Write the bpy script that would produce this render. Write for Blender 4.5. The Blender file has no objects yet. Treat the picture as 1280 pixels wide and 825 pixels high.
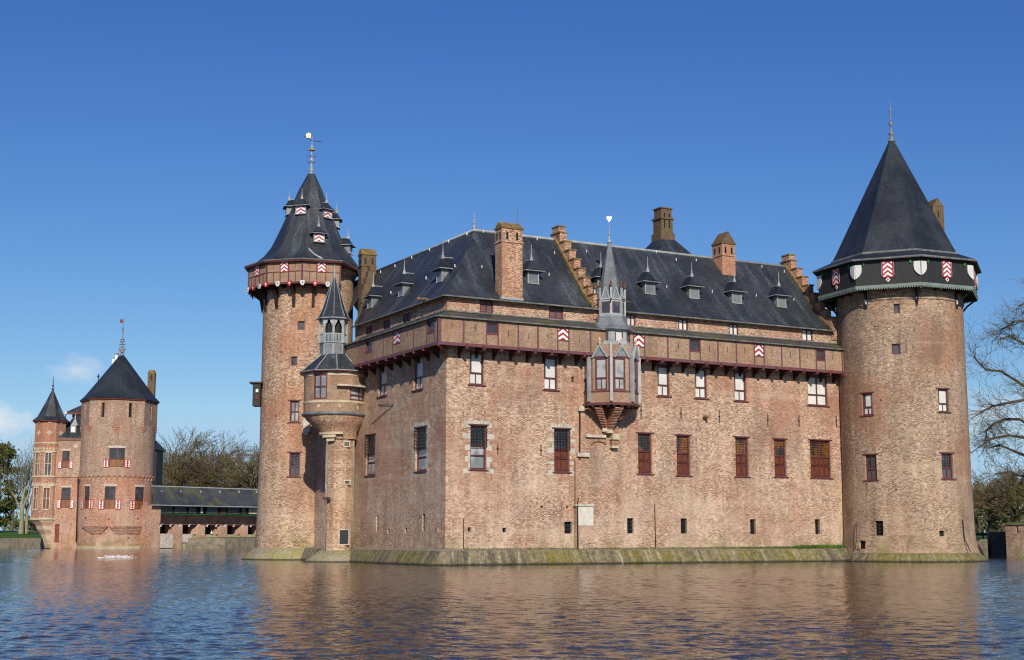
import bpy, bmesh, math, random
from mathutils import Vector
from math import sin, cos, pi, radians, atan2, sqrt

# ---------------------------------------------------------------- scene, camera, sky, sun
scn = bpy.context.scene
COL = scn.collection
F = 1725.0; PITCH = math.atan(258 / 1725.0); H = 1.8
CP, SP = cos(PITCH), sin(PITCH)
cam_d = bpy.data.cameras.new('camera'); cam = bpy.data.objects.new('camera', cam_d); COL.objects.link(cam)
cam.location = (0, 0, H); cam.rotation_euler = (pi / 2 + PITCH, 0, 0)
cam_d.sensor_fit = 'HORIZONTAL'; cam_d.sensor_width = 36; cam_d.lens = F / 1280 * 36
cam_d.clip_start = 0.3; cam_d.clip_end = 12000
scn.camera = cam

SUN_AZ, SUN_EL = radians(7), radians(27)      # azimuth measured from -Y towards +X
w = bpy.data.worlds.new("World"); scn.world = w; w.use_nodes = True
nt = w.node_tree; nt.nodes.clear()
out = nt.nodes.new('ShaderNodeOutputWorld'); bg = nt.nodes.new('ShaderNodeBackground')
sky = nt.nodes.new('ShaderNodeTexSky'); sky.sky_type = 'NISHITA'; sky.sun_disc = False
sky.sun_elevation = SUN_EL; sky.sun_rotation = pi - SUN_AZ
sky.altitude = 0; sky.air_density = 1.0; sky.dust_density = 0.15; sky.ozone_density = 4.0
bg.inputs['Strength'].default_value = 0.105
# a few thin clouds low over the horizon, placed by direction
geo = nt.nodes.new('ShaderNodeTexCoord')
def wn(t, **k):
    n = nt.nodes.new(t)
    for a, b in k.items(): setattr(n, a, b)
    return n
def cloud(dirv, sx, sz, amount):
    """soft elliptical mask round a direction, broken up by noise"""
    sub = wn('ShaderNodeVectorMath', operation='SUBTRACT'); nt.links.new(geo.outputs['Generated'], sub.inputs[0]); sub.inputs[1].default_value = dirv
    sc = wn('ShaderNodeVectorMath', operation='MULTIPLY'); nt.links.new(sub.outputs[0], sc.inputs[0]); sc.inputs[1].default_value = (1 / sx, 1 / 0.3, 1 / sz)
    ln = wn('ShaderNodeVectorMath', operation='LENGTH'); nt.links.new(sc.outputs[0], ln.inputs[0])
    noi = wn('ShaderNodeTexNoise'); noi.inputs['Scale'].default_value = 42; noi.inputs['Detail'].default_value = 8; noi.inputs['Roughness'].default_value = .62
    mp = wn('ShaderNodeMapping'); mp.inputs['Scale'].default_value = (1, 1, 1.7); nt.links.new(geo.outputs['Generated'], mp.inputs[0]); nt.links.new(mp.outputs[0], noi.inputs['Vector'])
    m1 = wn('ShaderNodeMath', operation='MULTIPLY_ADD'); nt.links.new(noi.outputs[0], m1.inputs[0]); m1.inputs[1].default_value = 2.2; m1.inputs[2].default_value = -.2
    m2 = wn('ShaderNodeMath', operation='SUBTRACT'); nt.links.new(m1.outputs[0], m2.inputs[0]); nt.links.new(ln.outputs['Value'], m2.inputs[1])
    m3 = wn('ShaderNodeMath', operation='MULTIPLY', use_clamp=True); nt.links.new(m2.outputs[0], m3.inputs[0]); m3.inputs[1].default_value = amount
    return m3.outputs[0]
def ray(x, y):
    a = (x - 640) / F; b = -(y - 412.5) / F
    return Vector((a, CP - SP * b, SP + CP * b))
acc = None
for (x, y, sx, sz, am) in ((92, 462, .024, .012, .5), (-8, 530, .034, .018, 1.), (50, 556, .06, .012, .25), (1245, 520, .035, .022, .45), (1190, 545, .05, .02, .2), (-160, 500, .07, .04, .6), (1420, 470, .07, .05, .5)):
    o = cloud(ray(x, y).normalized(), sx, sz, am)
    if acc is None: acc = o
    else:
        mx = wn('ShaderNodeMath', operation='MAXIMUM'); nt.links.new(acc, mx.inputs[0]); nt.links.new(o, mx.inputs[1]); acc = mx.outputs[0]
mix = wn('ShaderNodeMixRGB'); mix.inputs[2].default_value = (7.5, 7.8, 8.3, 1)
sp_ = wn('ShaderNodeSeparateColor'); nt.links.new(sky.outputs[0], sp_.inputs[0]); cmb = wn('ShaderNodeCombineColor')
for ch, (ga, am) in enumerate(((1.49, .92), (1.265, .815), (.85, .86))):     # clearer, deeper blue air than the model's default
    pw = wn('ShaderNodeMath', operation='POWER'); m0 = wn('ShaderNodeMath', operation='MULTIPLY'); nt.links.new(sp_.outputs[ch], m0.inputs[0]); m0.inputs[1].default_value = .105
    nt.links.new(m0.outputs[0], pw.inputs[0]); pw.inputs[1].default_value = ga; m1 = wn('ShaderNodeMath', operation='MULTIPLY'); nt.links.new(pw.outputs[0], m1.inputs[0]); m1.inputs[1].default_value = am / .105
    if ch < 2:      # keep the glow right at the horizon blue-white, not peach
        mn = wn('ShaderNodeMath', operation='MINIMUM'); nt.links.new(m1.outputs[0], mn.inputs[0]); mn.inputs[1].default_value = (.40, .62)[ch] / .105; m1 = mn
    else:
        gs = wn('ShaderNodeMath', operation='MULTIPLY'); nt.links.new(last_, gs.inputs[0]); gs.inputs[1].default_value = 1.3
        mxb = wn('ShaderNodeMath', operation='MAXIMUM'); nt.links.new(m1.outputs[0], mxb.inputs[0]); nt.links.new(gs.outputs[0], mxb.inputs[1]); m1 = mxb
    last_ = m1.outputs[0]
    nt.links.new(m1.outputs[0], cmb.inputs[ch])
nt.links.new(acc, mix.inputs[0]); nt.links.new(cmb.outputs[0], mix.inputs[1])
nt.links.new(mix.outputs[0], bg.inputs['Color']); nt.links.new(bg.outputs[0], out.inputs[0])

sd = bpy.data.lights.new('sun', 'SUN'); sd.energy = 4.5; sd.angle = radians(.53); sd.color = (1, .915, .77)
sun = bpy.data.objects.new('sun', sd); COL.objects.link(sun)
sdir = Vector((sin(SUN_AZ) * cos(SUN_EL), -cos(SUN_AZ) * cos(SUN_EL), sin(SUN_EL)))
sun.rotation_euler = (-sdir).to_track_quat('-Z', 'Y').to_euler()
vs = scn.view_settings; vs.view_transform = 'Standard'; vs.look = 'None'; vs.exposure = 0; vs.gamma = 1; vs.use_curve_mapping = False
scn.render.engine = 'CYCLES'; scn.cycles.filter_width = 1.15

# ---------------------------------------------------------------- measuring helpers
def atY(x, y, Y):
    r = ray(x, y); t = Y / r.y
    return Vector((r.x * t, Y, H + r.z * t))
def zz(y, Y, x=640): return atY(x, y, Y).z
UP = Vector((0, 0, 1))
class Flat:
    """a vertical plane: u metres along d, z up, o outward"""
    def __init__(s, O, d, n): s.O = Vector((O[0], O[1], 0)); s.d = Vector((d[0], d[1], 0)).normalized(); s.n = Vector((n[0], n[1], 0)).normalized(); s.round = False
    def pt(s, u, z, o=0): return s.O + s.d * u + s.n * o + UP * z
    def px(s, x, y, o=0):
        r = ray(x, y); q = s.O + s.n * o
        t = (q.dot(s.n)) / (r.dot(s.n)); p = r * t
        return ((p - q).dot(s.d), H + r.z * t)
def flat_between(a, b, toward=Vector((0, 0, 0))):
    d = Vector((b[0] - a[0], b[1] - a[1], 0)); L = d.length; d.normalize()
    n = Vector((d.y, -d.x, 0))
    m = Vector(((a[0] + b[0]) / 2, (a[1] + b[1]) / 2, 0))
    if (Vector((toward[0], toward[1], 0)) - m).dot(n) < 0: n = -n
    f = Flat((a[0], a[1]), d, n); f.L = L
    return f
class Round:
    """a round shaft: u is arc length from the -Y side towards +X"""
    def __init__(s, c, r, prof=None): s.c = Vector((c[0], c[1], 0)); s.r = r; s.prof = prof or (lambda z: 0); s.round = True
    def pt(s, u, z, o=0):
        a = u / s.r; R = s.r + s.prof(z) + o
        return s.c + Vector((sin(a) * R, -cos(a) * R, z))
    def px(s, x, y, o=0):
        r = ray(x, y); R = s.r + o
        A = r.x ** 2 + r.y ** 2; B = -2 * (r.x * s.c.x + r.y * s.c.y); C = s.c.x ** 2 + s.c.y ** 2 - R * R
        D = B * B - 4 * A * C
        t = (-B - sqrt(max(D, 0))) / (2 * A)
        p = r * t
        return (atan2(p.x - s.c.x, -(p.y - s.c.y)) * s.r, H + r.z * t)
def rect(S, x0, y0, x1, y1, o=0):
    u0 = S.px(x0, (y0 + y1) / 2, o)[0]; u1 = S.px(x1, (y0 + y1) / 2, o)[0]
    xm = (x0 + x1) / 2
    z0 = S.px(xm, y1, o)[1]; z1 = S.px(xm, y0, o)[1]
    return (min(u0, u1), max(u0, u1), z0, z1)

# ---------------------------------------------------------------- materials
MAT = {}
class NM:
    def __init__(s, name, rough=.8, spec=.3):
        s.m = bpy.data.materials.new(name); s.m.use_nodes = True; s.t = s.m.node_tree; s.t.nodes.clear()
        s.out = s.n('ShaderNodeOutputMaterial'); s.b = s.n('ShaderNodeBsdfPrincipled')
        s.l(s.b.outputs[0], s.out.inputs[0])
        s.b.inputs['Roughness'].default_value = rough; s.b.inputs['Specular IOR Level'].default_value = spec
        MAT[name] = s.m
    def n(s, t, **k):
        x = s.t.nodes.new(t)
        for a, b in k.items(): setattr(x, a, b)
        return x
    def l(s, a, b): s.t.links.new(a, b)
    def pos(s):
        g = s.n('ShaderNodeNewGeometry'); return g.outputs['Position']
    def uv(s):
        g = s.n('ShaderNodeUVMap'); return g.outputs[0]
    def mapv(s, v, scale=(1, 1, 1), loc=(0, 0, 0), rot=(0, 0, 0)):
        m = s.n('ShaderNodeMapping'); m.inputs['Scale'].default_value = scale; m.inputs['Location'].default_value = loc; m.inputs['Rotation'].default_value = rot
        s.l(v, m.inputs[0]); return m.outputs[0]
    def noise(s, v, scale, detail=4, rough=.55):
        x = s.n('ShaderNodeTexNoise'); x.inputs['Scale'].default_value = scale; x.inputs['Detail'].default_value = detail; x.inputs['Roughness'].default_value = rough
        s.l(v, x.inputs['Vector']); return x.outputs[0]
    def ramp(s, v, a, b, lo=0., hi=1.):
        x = s.n('ShaderNodeMapRange'); x.interpolation_type = 'SMOOTHSTEP'
        x.inputs['From Min'].default_value = a; x.inputs['From Max'].default_value = b
        x.inputs['To Min'].default_value = lo; x.inputs['To Max'].default_value = hi
        s.l(v, x.inputs[0]); return x.outputs[0]
    def mul(s, a, b):
        x = s.n('ShaderNodeMath', operation='MULTIPLY')
        for i, q in enumerate((a, b)):
            if isinstance(q, (int, float)): x.inputs[i].default_value = q
            else: s.l(q, x.inputs[i])
        return x.outputs[0]
    def mix(s, f, a, b, mode='MIX'):
        x = s.n('ShaderNodeMixRGB', blend_type=mode)
        for i, q in enumerate((f, a, b)):
            if isinstance(q, (int, float)): x.inputs[i].default_value = q
            elif isinstance(q, tuple): x.inputs[i].default_value = (*q[:3], 1)
            else: s.l(q, x.inputs[i])
        return x.outputs[0]
    def grey(s, v):
        x = s.n('ShaderNodeCombineColor')
        for i in range(3): s.l(v, x.inputs[i])
        return x.outputs[0]
    def sep(s, v):
        x = s.n('ShaderNodeSeparateXYZ'); s.l(v, x.inputs[0]); return x.outputs
    def color(s, c):
        if isinstance(c, tuple): s.b.inputs['Base Color'].default_value = (*c[:3], 1)
        else: s.l(c, s.b.inputs['Base Color'])
    def bump(s, h, dist=.02, st=1):
        x = s.n('ShaderNodeBump'); x.inputs['Distance'].default_value = dist; x.inputs['Strength'].default_value = st
        s.l(h, x.inputs['Height']); s.l(x.outputs[0], s.b.inputs['Normal'])

def brick(name, c1, c2, mortar, pale=(.62, .47, .35), red=(.40, .17, .10), pale_amt=.55, z_pale=6., moss=.6, w_=.215, h_=.068, dark_amt=.5, grain=.55):
    m = NM(name, .9, .15); uv = m.uv(); p = m.pos()
    b = m.n('ShaderNodeTexBrick'); m.l(uv, b.inputs['Vector'])
    b.inputs['Scale'].default_value = 1; b.inputs['Brick Width'].default_value = w_; b.inputs['Row Height'].default_value = h_
    b.inputs['Mortar Size'].default_value = .012; b.inputs['Mortar Smooth'].default_value = .2; b.inputs['Bias'].default_value = -.05
    b.inputs['Color1'].default_value = (*c1, 1); b.inputs['Color2'].default_value = (*c2, 1); b.inputs['Mortar'].default_value = (*mortar, 1)
    b.offset = .5
    c = b.outputs['Color']
    # every brick its own shade; stretchers and headers alternate in the bond
    xy = m.sep(uv)
    def fl(v, k):
        a = m.n('ShaderNodeMath', operation='FLOOR'); m.l(m.mul(v, k), a.inputs[0]); return a.outputs[0]
    fi, fj = fl(xy[0], 1 / .16), fl(xy[1], 1 / h_)
    cv = m.n('ShaderNodeCombineXYZ'); m.l(fi, cv.inputs[0]); m.l(fj, cv.inputs[1])
    wn_ = m.n('ShaderNodeTexWhiteNoise', noise_dimensions='3D'); m.l(cv.outputs[0], wn_.inputs['Vector']); sv = m.n('ShaderNodeSeparateColor'); m.l(wn_.outputs['Color'], sv.inputs[0])
    ad = m.n('ShaderNodeMath', operation='ADD'); m.l(fi, ad.inputs[0]); m.l(fj, ad.inputs[1])
    md = m.n('ShaderNodeMath', operation='PINGPONG'); m.l(ad.outputs[0], md.inputs[0]); md.inputs[1].default_value = 1
    c = m.mix(1., c, m.grey(m.ramp(md.outputs[0], 0, 1, 1 - .36 * grain, 1 + .36 * grain)), 'MULTIPLY')
    c = m.mix(1., c, m.grey(m.ramp(sv.outputs[0], .0, 1., 1 - .75 * grain, 1 + .75 * grain)), 'MULTIPLY')
    c = m.mix(m.ramp(sv.outputs[1], .86, .90, 0, grain), c, (pale[0] * 1.2, pale[1] * 1.2, pale[2] * 1.2))
    c = m.mix(m.ramp(sv.outputs[2], .88, .92, 0, grain), c, (.15, .085, .07))
    n1 = m.noise(p, .22, 5, .6); n2 = m.noise(m.mapv(p, (1, 1, 1.5), (40, 3, 9)), .3, 7, .62); n3 = m.noise(m.mapv(p, (1, 1, .5), (7, 70, 2)), .35, 5, .6)
    z = m.sep(p)[2]
    c = m.mix(m.mul(m.ramp(n1, .42, .64, 0, .62), m.ramp(z, 2, 12, .55, 1.)), c, red)
    c = m.mix(m.ramp(n3, .5, .7, 0, dark_amt), c, (.15, .10, .08))
    z = m.sep(p)[2]
    low = m.ramp(z, z_pale + 4, 1., .08, 1.)
    c = m.mix(m.mul(m.mul(m.ramp(n2, .38, .68), low), pale_amt), c, pale)
    # horizontal repair bands
    nb = m.noise(m.mapv(p, (.08, .08, 1.1), (3, 9, 4)), 1, 3, .6)
    c = m.mix(m.ramp(nb, .55, .68, 0, .25), c, pale)
    # green growth close to the water
    g = m.mul(m.ramp(z, 2.3, .6), m.ramp(m.noise(p, .8, 4), .45, .62, 0, moss))
    c = m.mix(g, c, (.17, .17, .05))
    n4 = m.noise(m.mapv(p, (1, 1, .12)), 1.6, 4, .6)
    c = m.mix(1., c, m.grey(m.ramp(n4, .3, .72, .84, 1.1)), 'MULTIPLY')
    c = m.mix(1., c, (1., .985, .955), 'MULTIPLY')
    m.color(c)
    m.bump(b.outputs['Fac'], .006, -.35)
    return m
brick('brick', (.28, .140, .092), (.44, .285, .20), (.56, .45, .35), pale=(.61, .485, .375), red=(.33, .150, .10), dark_amt=.35, grain=.45)
brick('tower brick', (.215, .13, .088), (.37, .255, .18), (.47, .38, .29), dark_amt=.45, red=(.30, .145, .085), pale_amt=.4, pale=(.50, .38, .27), grain=.45)
brick('warm tower brick', (.28, .145, .09), (.44, .285, .19), (.54, .43, .32), dark_amt=.3, pale_amt=.55, z_pale=9, pale=(.52, .40, .30))
brick('gallery brick', (.24, .135, .09), (.36, .235, .165), (.42, .33, .24), pale=(.42, .32, .23), red=(.29, .15, .095), w_=.215, h_=.07, pale_amt=.2, dark_amt=.3, grain=.2)
brick('gate brick', (.38, .17, .11), (.47, .25, .165), (.46, .35, .28), pale=(.53, .38, .29), red=(.43, .17, .10), pale_amt=.7, z_pale=5, dark_amt=.2, grain=.45)
brick('grey gate brick', (.30, .18, .13), (.40, .26, .19), (.42, .34, .27), pale=(.45, .34, .26), red=(.36, .2, .14), pale_amt=.3, z_pale=5, dark_amt=.2, grain=.45)
brick('orange brick', (.33, .15, .09), (.46, .27, .17), (.45, .35, .26), pale=(.5, .37, .26), dark_amt=.3, moss=0, pale_amt=.3)
brick('red brick', (.30, .12, .08), (.38, .18, .12), (.38, .28, .22), pale=(.44, .31, .24), dark_amt=.2, moss=0, pale_amt=.2)

def slate(name, base, hi, streak=.5, moss=.0, row=.2, ww=.26):
    m = NM(name, .5, .4); uv = m.uv(); p = m.pos()
    b = m.n('ShaderNodeTexBrick'); m.l(uv, b.inputs['Vector'])
    b.inputs['Scale'].default_value = 1; b.inputs['Brick Width'].default_value = ww; b.inputs['Row Height'].default_value = row
    b.inputs['Mortar Size'].default_value = .016; b.inputs['Color1'].default_value = (*base, 1); b.inputs['Color2'].default_value = (base[0] * 1.55, base[1] * 1.5, base[2] * 1.45, 1)
    b.inputs['Mortar'].default_value = (base[0] * .45, base[1] * .45, base[2] * .45, 1); b.inputs['Bias'].default_value = -.2
    c = b.outputs['Color']
    n = m.noise(m.mapv(uv, (1.1, .16, 1), (3, 5, 0)), 1.2, 5, .65)
    fine = m.noise(m.mapv(uv, (4, 8, 1)), 1.5, 3, .6)
    c = m.mix(m.mul(m.ramp(n, .46, .72, 0, streak), m.ramp(fine, .40, .62)), c, hi)
    n2 = m.noise(p, .35, 4)
    c = m.mix(1., c, m.grey(m.ramp(n2, .3, .7, .75, 1.25)), 'MULTIPLY')
    if moss: c = m.mix(m.ramp(m.noise(p, .5, 5), .45, .7, 0, moss), c, (.12, .115, .035))
    m.color(c); m.bump(b.outputs['Fac'], .012, -.5)
    r = m.ramp(n2, .3, .7, .42, .6); m.l(r, m.b.inputs['Roughness'])
slate('slate', (.030, .035, .042), (.20, .23, .26), streak=.5)
slate('dark slate', (.020, .025, .033), (.065, .08, .09), streak=.35)
slate('mossy slate', (.05, .055, .06), (.14, .15, .14), moss=.75)
slate('grey slate', (.085, .095, .105), (.22, .24, .25), streak=.4, row=.14, ww=.18)

def plain(name, c, rough=.7, spec=.3, var=.15, sc=1.5, metal=0, c2=None, stretch=(1, 1, 1), bump=0, thr=(.35, .7)):
    m = NM(name, rough, spec); p = m.mapv(m.pos(), stretch)
    n = m.noise(p, sc, 5, .6)
    c = m.mix(m.ramp(n, *thr), c, c2 if c2 else tuple(q * (1 - var * 2) for q in c))
    f = m.noise(p, sc * 9, 3)
    c = m.mix(1., c, m.grey(m.ramp(f, .3, .7, 1 - var, 1 + var)), 'MULTIPLY')
    m.color(c); m.b.inputs['Metallic'].default_value = metal
    if bump: m.bump(f, bump, .6)
    return m
plain('lead', (.20, .215, .225), .45, .5, .15, 1.2, c2=(.11, .12, .13))
plain('pale lead', (.36, .38, .39), .5, .4, .12, 1.5, c2=(.25, .27, .28))
plain('gutter lead', (.10, .105, .10), .6, .3, .2, 2, c2=(.19, .195, .18))
plain('maroon paint', (.13, .040, .045), .5, .4, .15, 2)
plain('purple beam', (.13, .065, .080), .5, .4, .15, .8, c2=(.16, .05, .045))
plain('red paint', (.42, .02, .03), .4, .4, .1)
plain('white paint', (.78, .78, .76), .5, .4, .06)
plain('shield white', (.62, .62, .60), .5, .4, .05)
plain('cream stone', (.58, .49, .35), .85, .2, .15, 2, c2=(.42, .34, .23))
plain('plaster', (.62, .59, .52), .9, .1, .08, 2)
plain('limestone', (.55, .50, .42), .85, .2, .15, 2.5, c2=(.38, .33, .27), bump=.01)
plain('iron', (.03, .028, .028), .6, .4, .1)
plain('dark timber', (.016, .016, .016), .6, .35, .25, 1.2, stretch=(6, 6, .3), c2=(.03, .03, .03))
plain('boarded timber', (.030, .030, .030), .55, .35, .2, 1.2, stretch=(8, 8, .2), c2=(.022, .024, .024))
plain('weathered stone', (.44, .36, .27), .9, .1, .25, 1.2, c2=(.30, .26, .16), bump=.02)
plain('brown timber', (.045, .025, .02), .6, .3, .2, 1, c2=(.02, .012, .01))
plain('red timber', (.22, .05, .03), .6, .3, .15, 2, c2=(.12, .035, .025))
plain('green skirt', (.20, .25, .22), .6, .3, .1, 2)
plain('green paint', (.03, .22, .04), .5, .3, .1)
plain('gold', (.75, .52, .22), .35, .5, .05, 3, metal=.6)
plain('pink gold', (.85, .62, .5), .4, .5, .05, 3, metal=.3)
plain('orange wood', (.27, .11, .03), .5, .4, .2, 4, c2=(.16, .06, .02))
plain('shutter wood', (.16, .045, .022), .45, .4, .2, 4, c2=(.08, .025, .015), stretch=(3, 3, .6))
plain('mossy brick cap', (.26, .18, .055), .9, .1, .4, 2.5, c2=(.17, .11, .06), bump=.02, thr=(.4, .55))
plain('old chimney brick', (.13, .085, .055), .9, .1, .45, 2.5, c2=(.155, .115, .065), bump=.02)
plain('louvre', (.20, .12, .12), .6, .3, .15, 3, stretch=(1, 1, 8))
plain('path stone', (.33, .27, .22), .9, .1, .2, 2)
plain('bark', (.10, .085, .055), .9, .1, .3, 3, c2=(.13, .125, .06), bump=.02)
plain('pale bark', (.30, .27, .18), .9, .1, .3, 3, c2=(.17, .18, .09))
plain('twig', (.105, .078, .055), .9, .1, .3, .3, c2=(.085, .09, .035))
plain('bud twig', (.13, .085, .06), .9, .1, .3, .3, c2=(.13, .125, .045))
plain('ivy leaf', (.06, .065, .02), .6, .3, .3, .4, c2=(.11, .09, .035))
glass_ = None
plain('dull finial', (.16, .085, .06), .7, .3, .15, 3)
plain('pine leaf', (.055, .08, .022), .7, .2, .3, .6, c2=(.11, .105, .03))
plain('duck grey', (.5, .5, .48), .7, .2, .1, 20)
plain('duck dark', (.09, .07, .05), .7, .2, .1, 20)
plain('foam', (.85, .87, .88), .6, .3, .05, 3)
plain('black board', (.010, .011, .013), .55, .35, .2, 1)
plain('retaining wall', (.26, .21, .16), .9, .1, .25, 1.5, c2=(.14, .13, .09), bump=.02)
plain('grass', (.075, .15, .02), .9, .1, .2, .15, c2=(.05, .105, .018))
plain('earth', (.09, .085, .05), .95, .1, .2, .1, c2=(.06, .075, .03))

def glass(name, c, rough=.08, spec=.6, c2=None, grid=None):
    m = NM(name, rough, spec); p = m.pos()
    n = m.noise(p, .9, 2); col = m.mix(m.ramp(n, .4, .6), c, c2 or c)
    if grid:
        b = m.n('ShaderNodeTexBrick'); m.l(m.uv(), b.inputs['Vector']); b.offset = 0
        b.inputs['Scale'].default_value = 1; b.inputs['Brick Width'].default_value = grid[0]; b.inputs['Row Height'].default_value = grid[1]; b.inputs['Mortar Size'].default_value = grid[2]
        b.inputs['Color1'].default_value = (1, 1, 1, 1); b.inputs['Color2'].default_value = (.6, .6, .6, 1); b.inputs['Mortar'].default_value = (.12, .12, .12, 1)
        col = m.mix(1., col, b.outputs['Color'], 'MULTIPLY')
    m.color(col)
    nz = m.noise(m.mapv(p, (1, 1, 1)), 3.5, 2); m.bump(nz, .004, .6)
glass('dark glass', (.02, .024, .03), c2=(.05, .055, .06))
glass('blind glass', (.70, .69, .64), .25, .5, (.60, .60, .57))
glass('dormer glass', (.14, .15, .15), .2, .6, (.20, .21, .20))
glass('curtain glass', (.20, .21, .215), .2, .6, (.40, .40, .38))
glass('pale leaded glass', (.17, .18, .18), .25, .5, (.10, .11, .11), grid=(.45, .5, .05))
glass('leaded glass', (.30, .12, .03), .25, .5, (.06, .05, .045), grid=(.13, .17, .02))
glass('grey leaded glass', (.10, .11, .12), .25, .5, (.05, .06, .06), grid=(.16, .2, .02))
glass('blue glass', (.045, .045, .055), .25, .5, (.09, .09, .10))

# red and white chevrons, laid out on the panel's own 0..1 coordinates
m = NM('chevron', .5, .3); uv = m.uv(); su = m.sep(uv)
a = m.n('ShaderNodeMath', operation='SUBTRACT'); m.l(su[0], a.inputs[0]); a.inputs[1].default_value = .5
ab = m.n('ShaderNodeMath', operation='ABSOLUTE'); m.l(a.outputs[0], ab.inputs[0])
s2 = m.n('ShaderNodeMath', operation='ADD'); m.l(m.mul(ab.outputs[0], 1.6), s2.inputs[0]); m.l(su[1], s2.inputs[1])
fr = m.n('ShaderNodeMath', operation='FRACT'); m.l(m.mul(s2.outputs[0], 1.), fr.inputs[0])
gt = m.n('ShaderNodeMath', operation='GREATER_THAN'); m.l(fr.outputs[0], gt.inputs[0]); gt.inputs[1].default_value = .44
m.color(m.mix(gt.outputs[0], (.38, .02, .03), (.75, .75, .74)))

# sloping stone footing with streaks of moss
m = NM('footing stone', .85, .2); p = m.pos(); uv = m.uv()
st = m.noise(m.mapv(uv, (1.6, .25, 1)), 1.5, 5, .65); lg = m.noise(p, .22, 5, .6); fi = m.noise(p, 5, 3)
c = m.mix(m.ramp(st, .35, .65), (.27, .225, .14), (.10, .088, .06))
c = m.mix(m.mul(m.ramp(lg, .37, .58), m.ramp(st, .38, .62, .2, .9)), c, (.19, .165, .035))
z = m.sep(p)[2]
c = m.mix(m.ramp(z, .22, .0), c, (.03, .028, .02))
c = m.mix(m.ramp(m.noise(m.mapv(uv, (2.5, .2, 1), (9, 0, 0)), 1.3, 4), .63, .7, 0, .55), c, (.40, .38, .31))
c = m.mix(1., c, m.grey(m.ramp(fi, .3, .7, .7, 1.25)), 'MULTIPLY')
b = m.n('ShaderNodeTexBrick'); m.l(uv, b.inputs['Vector']); b.inputs['Scale'].default_value = 1; b.inputs['Brick Width'].default_value = .45; b.inputs['Row Height'].default_value = 3; b.offset = 0
b.inputs['Mortar Size'].default_value = .015; b.inputs['Color1'].default_value = (1.15, 1.15, 1.15, 1); b.inputs['Color2'].default_value = (.8, .8, .8, 1); b.inputs['Mortar'].default_value = (.45, .45, .45, 1)
c = m.mix(.8, c, b.outputs['Color'], 'MULTIPLY')
m.color(c); m.bump(fi, .02, .7)
m = NM('pale footing stone', .85, .2); p = m.pos(); uv = m.uv()
st = m.noise(m.mapv(uv, (1.2, .3, 1)), 1.8, 5, .65); fi = m.noise(p, 6, 3)
c = m.mix(m.ramp(st, .35, .65), (.34, .29, .21), (.25, .22, .14)); z = m.sep(p)[2]
c = m.mix(m.ramp(m.noise(p, .3, 3), .45, .62, 0, .75), c, (.27, .255, .06))
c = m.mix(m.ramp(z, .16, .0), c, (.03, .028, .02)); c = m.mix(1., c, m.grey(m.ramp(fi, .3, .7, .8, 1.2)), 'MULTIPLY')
m.color(c); m.bump(fi, .02, .6)

# water: small wind ripples
m = NM('water', .025, .5); p = m.pos()
m.b.inputs['IOR'].default_value = 1.33
m.color((.045, .034, .018))
def wv(sc, stretch, ang, det, loc=(0, 0, 0)): return m.noise(m.mapv(m.mapv(p, (1, 1, 1), loc, (0, 0, ang)), stretch), sc, det, .6)
def madd(a, b):
    x = m.n('ShaderNodeMath', operation='ADD'); m.l(a, x.inputs[0]); m.l(b, x.inputs[1]); return x.outputs[0]
hgt_ = madd(m.mul(wv(5, (.8, 1, 1), .3, 2), .6), m.mul(wv(11, (.8, 1, 1), -.4, 2, (2, 1, 0)), .25))     # fine ripples on top of the modelled waves
WB = m.n('ShaderNodeBump'); WB.inputs['Distance'].default_value = .03; WB.inputs['Strength'].default_value = 1.0
m.l(hgt_, WB.inputs['Height']); m.l(WB.outputs[0], m.b.inputs['Normal'])

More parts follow.
